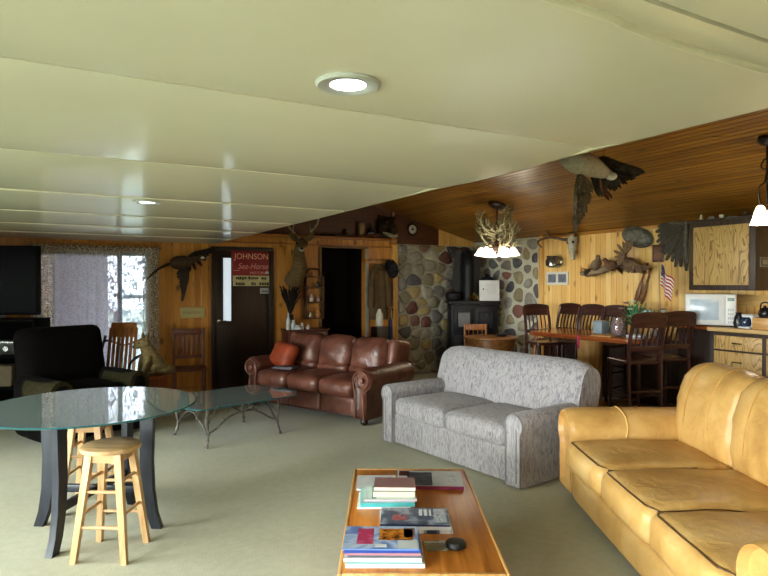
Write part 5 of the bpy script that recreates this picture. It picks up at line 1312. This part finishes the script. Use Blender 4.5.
# coat pegs
a = PY(376, 262, YB); b = B(); b.box((0, -.012, 0), (.56, .024, .07), bev=.005)
t = thing('coat_rack', 'wooden peg board beside the dark doorway', 'coat rack', (PY(378, 262, YB).x + .02, YB, a.z + .02)); b.build('board', M_TRIM, t)
for k in range(4): q = B(); q.tube([(-.2 + .13 * k, -.02, 0), (-.2 + .13 * k, -.09, .02)], [.010, .013], 8); q.build('peg', M_TRIM, t)
def coat():
    c0 = PY(375.5, 264, YB); zt, zb = c0.z, PY(375, 319, YB).z; t = thing('coat', 'long olive brown coat hanging from the peg board by the doorway', 'coat', (c0.x, YB - .12, zb)); M = plain('#4f3a1e', .85, .3, 8, bump=.3, bscale=12); H = zt - zb; rings = []
    for k in range(13):
        u = k / 12; w = lerp(.185, .13, u ** 1.5) if u < .86 else lerp(.125, .05, (u - .86) / .14); d = lerp(.085, .06, u)
        rings.append([(w * math.cos(a) + .012 * math.sin(3 * a + u * 3), d * math.sin(a) * (1 + .22 * math.sin(5 * a + u)), u * H) for a in [2 * PI * j / 24 for j in range(24)]])
    b = B(); b.ring(rings); b.build('coat_body', M, t, smooth=60)
    for s in (-1, 1): q = B(); q.tube(curve([(s * .10, -.01, H * .86), (s * .16, -.03, H * .6), (s * .175, -.05, H * .22)], 6), [.055] * 6 + [.06] * 7, 12); q.build('sleeve', M, t, smooth=60)
    q = B(); q.tube(curve([(-.07, -.05, H * .93), (0, -.075, H * .88), (.07, -.05, H * .93)], 5), .022, 8, flat=.6); q.build('collar', plain('#3d2c16', .85), t)
coat()
c = PY(388, 269, YB); t = thing('hat', 'black felt hat hung over the end peg beside the coat', 'hat', (c.x + .01, YB - .10, c.z - .0), rot=(PI / 2 - .25, 0, 0))
b = B(); b.lathe([(.085, .0), (.085, .02), (.08, .10), (.06, .125), (.01, .12)], 28, sx=1, sy=1.15); b.build('crown', plain('#121016', .85), t)
b = B(); b.lathe([(.08, -.004), (.13, -.006), (.138, .004), (.125, .006), (.08, .006)], 36, sy=1.25); b.build('brim', plain('#121016', .85), t)
c = PY(389, 300, YB); b = B(); b.tube([(0, 0, 0), (0, .05, c.z + .28)], .022, 10); o = b.build('walking_staff', wood('#8f7a55', '#b39c72', 'Z'), None, (PY(387.5, 330, YB).x, YB - .15, .002)); tag(o, 'pale wooden staff leaning on the wall beneath the black hat', 'staff')
c = PY(382, 320, YB); t = thing('umbrella', 'folded dark blue umbrella hanging beside the coat hem', 'umbrella', (c.x + .02, YB - .27, .01))
b = B(); b.tube([(0, 0, 0), (0, 0, .15), (0, .01, .55), (0, .02, .98), (0, .02, 1.02)], [.006, .025, .045, .03, .012], 12); b.build('canopy', plain('#20306e', .6), t); b = B(); b.tube(curve([(0, .02, 1.0), (0, .02, 1.14), (.03, .02, 1.18), (.06, .02, 1.14)], 4), .010, 8); b.build('handle', M_DARK, t)
c = PY(370, 326, YB); b = B(); b.lathe([(.05, 0), (.065, .02), (.06, .20), (.03, .26), (.03, .29)], 20); o = b.build('white_jug', plain('#b9b5a6', .4), None, (c.x - .02, YB - .38, .902)); tag(o, 'white jug on the low chest between the coat and the doorway', 'jug')
t = thing('low_chest', 'narrow dark wooden chest standing before the hanging coat', 'chest', (c.x - .02, YB - .38, 0)); b = B(); b.box((0, 0, .45), (.22, .24, .90), bev=.01); b.build('body', M_DARK, t); b = B(); b.box((0, -.125, .5), (.17, .012, .68), bev=.004); d = b.build('door', M_DARK, t); b = B(); b.ball((.06, -.142, .55), .012, 8); b.build('knob', plain('#8a7a58', .3), d)
# ---- signs on the dark door
M_TXT = emit  # placeholder name, lettering below uses plain paint
c0, c1 = PY(231.5, 249, YB), PY(270.5, 281, YB)
w, h = c1.x - c0.x, c0.z - c1.z
t = thing('enamel_sign', 'dark red sign with pale lettering hung on the black door', 'sign', ((c0.x + c1.x) / 2, YB - .012, (c0.z + c1.z) / 2))
b = B(); b.box((0, 0, 0), (w, .012, h), bev=.004); b.build('panel', plain('#7c0f1c', .35, .15, 5), t)
MT = plain('#d9a58a', .5, .05); MT2 = plain('#c98a80', .5, .05); R_ = (PI / 2, 0, 0)
text_obj('lettering', 'JOHNSON', .125, MT, t, (0, -.0065, h * .27), R_, sx=.92)
text_obj('lettering', 'Sea-Horse', .125, MT2, t, (.02, -.0065, -.02), R_, shear=.35, sx=.9)
text_obj('lettering', 'MOTORS', .06, MT2, t, (.09, -.0065, -h * .25), R_, shear=.3)
b = B(); b.box((-w * .38, -.007, -h * .17), (.085, .002, .008)); b.box((-w * .38, -.007, -h * .36), (.085, .002, .008)); b.build('ornament_line', MT2, t)
c0, c1 = PY(232.5, 275.5, YB), PY(269, 286, YB); w, h = c1.x - c0.x, c0.z - c1.z
t = thing('paper_strip_sign', 'cream paper strip with dark blurred print below the red sign', 'sign', ((c0.x + c1.x) / 2, YB - .022, (c0.z + c1.z) / 2))
b = B(); b.box((0, 0, 0), (w, .006, h), bev=.002); b.build('paper', plain('#b5a978', .7, .2, 12), t)
r = random.Random(12); q = B()
for row, z in ((0, .04), (1, -.045)):
    x = -w / 2 + .04
    while x < w / 2 - .05:
        ln = r.uniform(.02, .05)
        if r.random() < .85: q.box((x + ln / 2, -.0036, z + r.uniform(-.005, .005)), (ln * .8, .0012, r.uniform(.03, .045)))
        x += ln
q.build('print', plain('#2a251a', .7), t)
c0, c1 = PY(260, 288, YB), PY(269.5, 293.5, YB); b = B(); b.box((0, 0, 0), (c1.x - c0.x, .006, c0.z - c1.z), bev=.001); t = thing('door_label', 'tiny grey label on the black door under the cream strip', 'label', ((c0.x + c1.x) / 2, YB + .002, (c0.z + c1.z) / 2)); b.build('card', plain('#a5a3a0', .6), t)
b = B(); b.box((0, -.004, -.01), (.10, .0014, .02)); b.build('print', plain('#4a4a4c', .6), t)
# white bird ornament at the corner of the sign
c = PY(266.5, 272.5, YB); b = B(); b.prism([(-.035, 0), (.035, 0), (.022, .03), (.0, .045), (-.02, .02)], .006, Tm((0, 0, 0), (PI / 2, 0, 0))); o = b.build('white_sticker', plain('#c9c0c0', .5), None, (c.x, YB - .0185, c.z - .02)); tag(o, 'small white sticker on the lower corner of the red sign', 'sticker')
# cream plaque left of the door
c0, c1 = PY(180, 307.5, YB), PY(204.5, 317.5, YB); w, h = c1.x - c0.x, c0.z - c1.z
t = thing('wall_sign', 'cream wooden plaque with faint writing between window and black door', 'sign', ((c0.x + c1.x) / 2, YB, (c0.z + c1.z) / 2)); b = B(); b.box((0, -.010, 0), (w, .02, h), bev=.004); b.build('board', plain('#b9aa72', .6, .08), t)
q = B(); x = -w / 2 + .05
while x < w / 2 - .06: ln = r.uniform(.012, .03); q.box((x, -.0206, r.uniform(-.006, .006)), (ln * .6, .0012, r.uniform(.02, .05))); x += ln + .006
q.build('faint_print', plain('#8d8158', .6), t)
# ================================================================ CURIO CORNER BY THE DOORWAY
x0, x1 = PY(281, 330, YB).x, PY(322, 330, YB).x - .06; HZC = .90
t = thing('low_cabinet', 'dark reddish low cabinet against the wall between door and doorway', 'cabinet', ((x0 + x1) / 2, YB - .20, 0)); w = x1 - x0; MR = wood('#3a1610', '#57261a', 'Z')
b = B(); b.box((0, 0, HZC / 2), (w, .34, HZC - .04), bev=.006); b.build('body', MR, t); b = B(); b.box((0, -.01, HZC - .015), (w + .04, .38, .03), bev=.006); b.build('top', MR, t)
for s in (-1, 1): d = B(); d.box((s * w / 4, -.176, .45), (w / 2 - .04, .014, .72), bev=.004); do = d.build('door', MR, t); k = B(); k.ball((s * .04, -.195, .5), .013, 8); k.build('knob', plain('#7a6840', .3), do)
c = PY(291, 320, YB - .2); t = thing('dried_plants', 'tall bundle of dark dried stems in a vase behind the brown sofa', 'dried plants', (c.x, YB - .16, HZC))
b = B(); b.lathe([(.05, 0), (.075, .08), (.05, .2), (.06, .23)], 20); b.build('vase', plain('#1c1712', .4), t); r = random.Random(2); b = B()
for k in range(60):
    a = r.uniform(0, 2 * PI); q = r.uniform(0, 1) ** .6; L = r.uniform(.32, .48); tp = (.17 * q * math.cos(a), .09 * q * math.sin(a) - .02, .2 + L); b.tube([(0, 0, .18), (tp[0] * .45, tp[1] * .45, .2 + L * .55), tp], [.004, .008, .012], 5)
b.build('stems', plain('#1b130c', .9, .4), t)
for x, y, prof, col, lab, nm, ct in ((288, 318, [(.032, 0), (.034, .14), (.012, .20), (.012, .26)], '#c3c7c6', 'tall white bottle in front of the dried stems', 'bottle', 'bottle'), (293, 322, [(.03, 0), (.036, .02), (.036, .09), (.022, .11), (.026, .14), (.02, .15)], '#b7bfbe', 'short white jar beside the tall white bottle', 'jar', 'jar'),
        (302, 329, [(.03, 0), (.03, .03), (.018, .05), (.024, .08), (.008, .10)], '#c9c4ba', 'small white figurine on the low cabinet behind the brown sofa', 'figurine', 'ornament'), (308, 330, [(.03, 0), (.035, .03), (.02, .05), (.012, .07)], '#b4aca0', 'tiny pale dish ornament on the low cabinet near the doorway', 'ornament', 'ornament')):
    c = PY(x, y, YB - .30); b = B(); b.lathe(prof, 18); o = b.build(nm, plain(col, .3, .05), None, (c.x, YB - .31, HZC + .0005)); tag(o, lab, ct)
c = PY(296, 332, YB - .2); b = B(); b.box((.005, 0, .02), (.09, .10, .04), bev=.006); b.box((.005, .0, .055), (.08, .09, .025), (0, 0, .3), bev=.006); o = b.build('napkin_pile', plain('#c1c6c9', .8), None, (c.x - .03, YB - .315, HZC + .0005)); o.location.x += .0; tag(o, 'folded white napkins on the low cabinet top', 'napkins')
# curio shelf with ornaments
sx0, sx1 = PY(304, 290, YB).x, PY(321, 290, YB).x; sz = [PY(310, y, YB).z for y in (318, 302, 288, 277)]
t = thing('curio_shelf', 'dark wooden curio shelf on the wall beside the dark doorway', 'shelf', ((sx0 + sx1) / 2, YB, 0)); w = sx1 - sx0; MS = wood('#3d2312', '#5c3a20', 'Z')
for z in sz: b = B(); b.box((0, -.06, z), (w, .12, .018), bev=.003); b.build('shelf_board', MS, t)
for s in (-1, 1): b = B(); b.box((s * w / 2, -.06, (sz[0] + sz[-1]) / 2), (.016, .12, sz[-1] - sz[0] + .02), bev=.003); b.build('side', MS, t)
b = B(); b.tube(curve([(-w / 2, -.05, sz[-1] + .03), (-w / 4, -.05, sz[-1] + .12), (w / 4, -.05, sz[-1] + .12), (w / 2, -.05, sz[-1] + .03)], 6), .014, 8); b.build('arched_crest', MS, t)
labs = ['pale shell ornament on the top of the curio shelf', 'dark round pot on the upper curio shelf', 'pale pink ornament on the middle curio shelf, nearer the deer', 'pink ornament on the middle curio shelf, nearer the doorway', 'tiny white ornament low on the curio shelf, nearer the deer', 'amber ornament low on the curio shelf, nearer the doorway']
cols = ['#8d7450', '#3a2a20', '#c0a8a4', '#b8958f', '#b9b2a6', '#a8713f']
for k in range(6):
    lv = (3, 2, 1, 1, 0, 0)[k]; x = (-.04, .05, -.05, .07, -.07, .07)[k]; b = B(); q = .8 + .25 * (k % 3); b.lathe([(.02 * q, 0), (.034 * q, .03 * q), (.026 * q, .06 * q), (.012 * q, .075 * q), (.018 * q, .09 * q), (.006, .10 * q)], 16)
    o = b.build('ornament', plain(cols[k], .3), None, ((sx0 + sx1) / 2 + x, YB - .065, sz[lv] + .0095)); tag(o, labs[k], 'ornament', 'ornaments on the curio shelf')
# woven loop hanging above the curio shelf
c = PY(312, 279, YB)
# ================================================================ BACK LEFT CORNER
# lace curtains
def lace_mat(dens, scale, tint):
    n = N('lace'); v = n.coords((1, 1, 1)); vo = n.add('ShaderNodeTexVoronoi', feature='DISTANCE_TO_EDGE'); vo.inputs['Scale'].default_value = scale; n.link(v, vo.inputs['Vector']); nz = n.noise(v, scale * .45, 3, 1.0)
    f = n.math('LESS_THAN', vo.outputs['Distance'], .09); f2 = n.math('GREATER_THAN', nz, .60); th = n.math('MAXIMUM', f, f2)
    fac = n.math('MINIMUM', n.math('ADD', n.math('MULTIPLY', th, 1 - dens * .5), dens), 1.0)
    tr = n.add('ShaderNodeBsdfTransparent'); df = n.add('ShaderNodeBsdfDiffuse'); df.inputs[0].default_value = k4(srgb(tint)); tl = n.add('ShaderNodeBsdfTranslucent'); tl.inputs[0].default_value = k4(srgb(tint)); a = n.add('ShaderNodeMixShader'); a.inputs[0].default_value = .5
    n.link(df.outputs[0], a.inputs[1]); n.link(tl.outputs[0], a.inputs[2]); m = n.add('ShaderNodeMixShader'); n.link(fac, m.inputs[0]); n.link(tr.outputs[0], m.inputs[1]); n.link(a.outputs[0], m.inputs[2]); n.link(m.outputs[0], n.out.inputs['Surface']); return n.m
M_LACE = lace_mat(.58, 30, '#b4c2cc'); M_LACED = lace_mat(.32, 34, '#d4cfc0'); M_SHEER = lace_mat(.80, 22, '#bdb8c4')
def drape(bb, x0, x1, z0, z1, y, amp, wl, n=60):
    rings = []
    for i in range(n + 1):
        x = lerp(x0, x1, i / n); yy = y + amp * math.sin(2 * PI * x / wl) * .7 + amp * .3 * math.sin(2 * PI * x / wl * 2.3 + 1); rings.append([(x, yy, z0), (x, yy, z1)])
    bb.ring(rings, closed=False, caps=False)
t = thing('lace_curtain', 'white lace curtain with valance over the wide patio window', 'curtain', (0, 0, 0))
b = B(); drape(b, WX0 + .20, .82, .06, 2.04, YB - .05, .012, .13); b.build('sheer_panel', M_SHEER, t)
b = B(); drape(b, .78, WX1 - .06, .06, 2.04, YB - .055, .008, .15); b.build('lace_panel', M_LACE, t)
b = B(); drape(b, WX0 - .05, WX0 + .22, .06, 2.05, YB - .075, .018, .08, 40); b.build('side_panel', M_LACED, t)
b = B(); drape(b, WX1 - .12, WX1 + .10, .06, 2.05, YB - .075, .016, .08, 40); b.build('side_panel', M_LACED, t)
b = B(); drape(b, WX0 - .05, WX1 + .10, 2.00, 2.12, YB - .085, .014, .07, 120); b.build('valance', M_LACED, t)
b = B(); b.tube([(WX0 - .08, YB - .075, 2.115), (WX1 + .13, YB - .075, 2.115)], .010, 8); b.build('curtain_rod', plain('#6d5a3c', .4), t)
# television on its stand
def tv():
    d = 6.75; e = PD(40, 283, d); t = thing('television', 'large black television at the left of the patio window', 'television', CW((22 - 384) / F * d - .42, d - .10, 1.22), ZR + .14)
    b = B(); b.box((0, 0, .43), (1.28, .06, .78), bev=.01); b.build('screen_housing', plain('#040405', .7, spec=.08), t); b = B(); b.box((0, -.033, .43), (1.22, .006, .72)); b.build('screen', plain('#020203', .3, spec=.03), t); b = B(); b.box((0, .02, .02), (.44, .22, .03), bev=.008); b.box((0, .02, .04), (.12, .05, .06)); b.build('foot_stand', plain('#0a0a0c', .3), t)
    t = thing('tv_stand', 'tall black media stand under the television', 'tv stand', CW((22 - 384) / F * d - .42, d + .02, 0), ZR + .14); M = plain('#060505', .8, spec=.1)
    for z in (.06, .45, .80, 1.20): b = B(); b.box((0, 0, z), (1.20, .42, .03), bev=.004); b.build('shelf_board', M, t)
    for s in (-1, 1): b = B(); b.box((s * .585, 0, .62), (.03, .42, 1.19), bev=.004); b.build('side', M, t)
    b = B(); b.box((0, .20, .62), (1.16, .02, 1.15)); b.build('back_panel', M, t)
    c = CW((22 - 384) / F * d - .24, d - .05, .8155); t = thing('stereo_receiver', 'black stereo receiver with silver trim on the media stand', 'stereo', c, ZR + .14); b = B(); b.box((0, 0, .09), (.60, .30, .16), bev=.008); b.build('body', plain('#121214', .35), t); b = B(); b.box((0, -.153, .15), (.58, .006, .012)); b.build('silver_trim', plain('#a9adb0', .2, metal=1), t)
    for k in range(2): q = B(); q.lathe([(.03, 0), (.028, .02)], 18, M=Tm((-.1 + .25 * k, -.15, .08), (PI / 2, 0, 0))); q.build('dial', plain('#b5b8ba', .2, metal=1), t)
    c = CW((22 - 384) / F * d - .22, d - .05, 1.2155) ; 
    c = CW((22 - 384) / F * d - .2, d - .05, .4655); b = B(); b.box((0, 0, .12), (.3, .22, .24), bev=.03); o = b.build('storage_box', plain('#6d604a', .8), None, c, (0, 0, ZR + .14)); tag(o, 'beige storage box on the lower shelf of the media stand', 'box')
tv()
# rocking chair
def rocker():
    d = 7.55; xc = (114 - 384) / F * d; t = thing('rocking_chair', 'bentwood rocking chair with orange brown slatted back before the lace curtain', 'rocking chair', CW(xc, d), ZR + math.radians(5)); MB = plain('#1e120b', .6, .3, bump=.3); MS = wood('#8a4f1e', '#a8682c', 'Z')
    for s in (-1, 1):
        q = B(); q.tube(curve([(s * .26, -.50, .10), (s * .26, -.25, .035), (s * .26, .10, .022), (s * .26, .45, .06), (s * .26, .62, .11)], 6), .018, 8); q.build('runner', MB, t)
        q = B(); q.tube(curve([(s * .26, -.28, .05), (s * .27, -.28, .40), (s * .27, -.26, .60), (s * .27, -.10, .66), (s * .27, .18, .68), (s * .26, .30, .66)], 6), .017, 8); q.build('arm_hoop', MB, t)
        q = B(); q.tube(curve([(s * .24, .22, .05), (s * .25, .20, .42), (s * .27, .30, .70), (s * .25, .40, .92)], 6), .018, 8); q.build('back_post', MB, t)
    q = B(); q.tube(curve([(-.27, .31, .74), (-.22, .35, .86), (0, .36, .80), (.22, .35, .86), (.27, .31, .74)], 6), .014, 8); q.build('back_hoop', MB, t)
    for k in range(7): x = -.17 + .057 * k; q = B(); q.box((x * .95, 0, 0), (.040, .012, .66), bev=.003, M=Tm((0, .27, .71), (-.25, 0, 0))); q.build('back_slat', MS, t)
    q = B(); q.box((0, .355, 1.0), (.33, .018, .20), (-.25, 0, 0), bev=.006); q.build('head_board', MS, t)
    for k in range(7): q = B(); q.box((-.18 + .06 * k, -.03, .405), (.045, .48, .014), bev=.003); q.build('seat_slat', MS, t)
    for y in (-.27, .2): q = B(); q.tube([(-.26, y, .385), (.26, y, .385)], .016, 8); q.build('seat_rail', MB, t)
rocker()
# furry animal figure on a red brown stand
def fox():
    d = 7.25; xc = (150 - 384) / F * d; base = CW(xc, d); zt = PD(150, 375, d).z
    t = thing('pedestal_box', 'red brown wooden box below the furry animal figure', 'box', base, ZR); b = B(); b.box((0, 0, zt / 2), (.32, .28, zt), bev=.01); b.build('body', wood('#6b2e14', '#8a4220', 'X'), t); b = B(); b.box((0, 0, zt - .012), (.36, .32, .03), bev=.008); b.build('lid', wood('#7d3a1a', '#9a5128', 'X'), t)
    t = thing('animal_figure', 'sandy furry sitting animal with pointed ears below the lace curtain', 'stuffed animal', (base.x, base.y, zt + .0035), ZR - .75); MF = fur('#8a7850', '#5d4e30', 18)
    b = B(); b.tube(curve([(0, .09, .0), (0, .08, .08), (0, .04, .18), (0, -.02, .27), (0, -.05, .33), (0, -.07, .36)], 4), [.10, .115, .12, .122, .12, .115, .11, .105, .10, .096, .092, .088, .082, .078, .075, .074, .072, .07, .068, .06, .04], 16)
    b.ball((0, -.08, .385), (.078, .085, .072), 16); b.tube([(0, -.13, .375), (0, -.18, .355), (0, -.205, .35)], [.05, .035, .02], 10)
    for s in (-1, 1): b.tube(curve([(s * .06, -.05, .24), (s * .065, -.09, .12), (s * .06, -.11, .02), (s * .06, -.14, .0)], 4), [.045, .042, .038, .034, .03, .028, .026, .024, .024, .026, .028, .028, .02], 10); b.ball((s * .10, .06, .07), (.06, .11, .075), 12); b.ball((s * .10, -.05, .022), (.032, .06, .022), 10)
    b.tube(curve([(0, .16, .06), (.14, .20, .06), (.22, .10, .06), (.22, -.02, .06)], 5), [.03, .038, .045, .05, .052, .054, .054, .052, .05, .046, .042, .036, .03, .024, .018, .01][:16], 10); b.build('body', MF, t, smooth=70)
    for s in (-1, 1):
        e = B(); e.tube([(s * .045, -.065, .43), (s * .06, -.06, .48), (s * .068, -.058, .52)], [.032, .022, .003], 8, flat=.5); e.build('ear', MF, t); e = B(); e.ball((s * .032, -.152, .395), .011, 8); e.build('eye', plain('#0c0a08', .1), t)
    e = B(); e.ball((0, -.208, .352), (.016, .012, .012), 8); e.build('nose', plain('#15100c', .3), t)
fox()
# slat-back chair by the wall
def wall_chair():
    d = 8.25; xc = (189 - 384) / F * d; t = thing('slat_back_chair', 'dark red brown slat back chair standing under the cream plaque', 'chair', CW(xc, d), math.radians(-8)); M = wood('#4a1f10', '#6d3319', 'Z')
    b = B(); b.box((0, -.0, .44), (.44, .42, .035), bev=.01); b.build('seat', M, t)
    for s in (-1, 1):
        l = B(); l.box((s * .20, .20, .49), (.042, .036, .98), bev=.006); l.build('rear_leg', M, t); l = B(); l.box((s * .19, -.18, .215), (.04, .04, .43), bev=.006); l.build('front_leg', M, t); l = B(); l.box((s * .195, .01, .2), (.024, .36, .03)); l.build('side_rail', M, t)
    b = B(); b.box((0, .20, .93), (.36, .028, .085), bev=.008); b.build('top_rail', M, t); b = B(); b.box((0, .20, .58), (.36, .024, .05), bev=.006); b.build('lower_rail', M, t)
    for k in range(5): l = B(); l.box((-.13 + .065 * k, .20, .745), (.040, .014, .30), bev=.003); l.build('slat', M, t)
wall_chair()
# ================================================================ LAMPS
for (x, y, lab) in ((348, 89, 'lit round recessed ceiling light with grey ring, closer to the seating'), (147, 204, 'lit small recessed ceiling light toward the patio window')):
    p = PZ(x, y, CH - .018); t = thing('recessed_light', lab, 'ceiling light', (p.x, p.y, CH - .016), 0, 'recessed ceiling lights')
    b = B(); b.lathe([(.060, .009), (.066, .004), (.088, .004), (.094, .010), (.094, .014), (.060, .014)], 40); b.build('trim_ring', plain('#b9bcbc', .35, .03), t)
    b = B(); b.lathe([(.061, .010), (.03, .006), (.001, .005)], 32); b.build('lens', emit('#f2f6ff', 8), t)
M_SHADE = emit('#fff3d8', 4.0)
def bell(bb, c, r, h, tilt, az):
    M = Tm(c, (0, 0, az)) @ Tm((0, 0, 0), (0, tilt, 0)); bb.lathe([(.018, 0), (.03, -.012), (r * .62, -h * .35), (r * .8, -h * .7), (r * 1.05, -h), (r * 1.0, -h), (r * .74, -h * .7), (r * .5, -h * .3), (.015, -.01)], 20, M=M)
def chandelier():
    c = PZ(497, 203, 3.0)
    r_ = ray(497, 204); a = (EAVE + SL * XR - HC) / (r_.z + SL * r_.x); p = O + r_ * a; ztop = p.z
    d = (p - O).dot(CF); px = d / F; t = thing('antler_chandelier', 'antler chandelier with glowing white shades hanging before the fieldstone', 'chandelier', (p.x, p.y, ztop - .02))
    b = B(); b.lathe([(.13, .03), (.13, -.01), (.09, -.035), (.02, -.045)], 28, M=Tm((0, 0, 0), (0, math.atan(SL), 0))); b.build('canopy', plain('#2a160e', .4), t)
    zl = -49 * px; b = B(); b.tube([(0, 0, -.03), (0, 0, zl + .12)], .012, 8); b.build('stem', plain('#3a2418', .4), t)
    r = random.Random(21); MA = plain('#8f8768', .5, .35, 12)
    for k in range(30):
        a = k * 2.4 + r.uniform(-.4, .4); rad = r.uniform(.10, .27); z0 = zl + r.uniform(.12, .46); h = r.uniform(.10, .26); ca, sa = math.cos(a), math.sin(a); tang = Vector((-sa, ca, 0)) * r.choice((-1, 1)); out = Vector((ca, sa, 0)); kk = 1 if k % 3 else -.6
        P = [out * .03 + Vector((0, 0, z0 - .06)), out * rad * .7 + tang * .07 + Vector((0, 0, z0 - .03)), out * rad + tang * .14 + Vector((0, 0, z0 + h * .4 * kk)), out * rad * .8 + tang * .20 + Vector((0, 0, z0 + h * kk))]
        cv = curve(P, 5); b = B(); b.tube(cv, [lerp(.021, .006, i / (len(cv) - 1)) for i in range(len(cv))], 7)
        for i in (5, 9, 12): q = cv[i]; b.tube(curve([q, q + Vector((0, 0, .05)) + out * .05, q + Vector((0, 0, .11)) + out * .07 + tang * r.uniform(-.06, .06)], 3), [.013, .012, .011, .009, .007, .005, .003], 6)
        b.build('antler', MA, t)
    for k in range(6):
        a = k * PI / 3 + .2; rr = .22; c = (rr * math.cos(a), rr * math.sin(a), zl + .10); b = B(); bell(b, c, .085, .125, -.15, a); b.build('lamp_shade', M_SHADE, t)
        q = B(); q.tube(curve([(0, 0, zl + .13), (.12 * math.cos(a), .12 * math.sin(a), zl + .17), c], 4), .009, 7); q.build('lamp_arm', plain('#3a2418', .4), t)
    b = B(); b.lathe([(.05, zl + .04), (.07, zl + .10), (.05, zl + .17), (.02, zl + .20)], 20); b.build('hub', plain('#3a2418', .4), t)
    l = bpy.data.lights.new('chandelier_bulb', 'POINT'); l.energy = 26; l.color = (1, .86, .64); l.shadow_soft_size = .2; lo = bpy.data.objects.new('chandelier_bulb', l); COL.objects.link(lo); lo.location = (p.x, p.y, ztop + zl - .12)
chandelier()
def pendant():
    r_ = ray(766, 138); a = (EAVE + SL * XR - HC) / (r_.z + SL * r_.x); p = O + r_ * a; d = (p - O).dot(CF); px = d / F
    t = thing('kitchen_pendant', 'dark scrolled pendant lamp with white glass bell at the frame edge', 'pendant lamp', (p.x, p.y, p.z - .02)); MD = plain('#1e120e', .4)
    b = B(); b.lathe([(.065, .02), (.065, -.01), (.04, -.035), (.015, -.045)], 28, M=Tm((0, 0, 0), (0, math.atan(SL), 0)), sx=1.0); b.build('canopy', MD, t)
    zb = -66 * px; b = B(); b.tube([(.02, 0, -.03), (.02, 0, zb + .02)], .009, 8); b.build('stem', MD, t); off = CR * .06
    for s in (-1, 1):
        q = B(); e = CR * s; P = [Vector((.02, 0, zb * .45)), Vector((.02, 0, zb * .40)) + e * .05, Vector((.02, 0, zb * .30)) + e * .03, Vector((.02, 0, zb * .26))]; q.tube(curve(P, 5), .007, 7); q.tube(curve([Vector((.02, 0, zb * .40)), Vector((.02, 0, zb * .62)) + e * .02, Vector((.02, 0, zb * .72)) + e * .07, Vector((.02, 0, zb)) + e * .055], 5), .007, 7); q.build('scroll', MD, t)
    for s in (-1, 1):
        c = Vector((.02, 0, zb + .01)) + CR * s * .055; q = B(); bell(q, c, .075, .16, 0, 0); q.build('lamp_shade', M_SHADE, t)
    l = bpy.data.lights.new('pendant_bulb', 'POINT'); l.energy = 18; l.color = (1, .86, .64); l.shadow_soft_size = .12; lo = bpy.data.objects.new('pendant_bulb', l); COL.objects.link(lo); lo.location = (p.x, p.y, p.z + zb - .28)
pendant()
# ================================================================ SKY, CAMERA, VIEW
w = bpy.data.worlds.new('sky'); S.world = w; w.use_nodes = True; nt = w.node_tree; bg = nt.nodes['Background']; bg.inputs[0].default_value = (1.0, .97, .985, 1); bg.inputs[1].default_value = 45.0
cam = bpy.data.cameras.new('camera'); co = bpy.data.objects.new('camera', cam); COL.objects.link(co); S.camera = co
cam.sensor_width = 36; cam.lens = F / 768 * 36; cam.clip_start = .05
co.location = O; co.rotation_euler = (PI / 2 - PIT, 0, -YAW)
S.view_settings.view_transform = 'Standard'; S.view_settings.look = 'None'; S.view_settings.exposure = 0.0; S.view_settings.gamma = 1
S.view_settings.use_curve_mapping = False
try: S.cycles.use_denoising = True; S.cycles.denoiser = 'OPENIMAGEDENOISE'; S.cycles.max_bounces = 10; S.cycles.transparent_max_bounces = 16; S.cycles.caustics_reflective = False; S.cycles.caustics_refractive = False; S.cycles.sample_clamp_indirect = 8
except Exception: pass
bpy.context.view_layer.update()
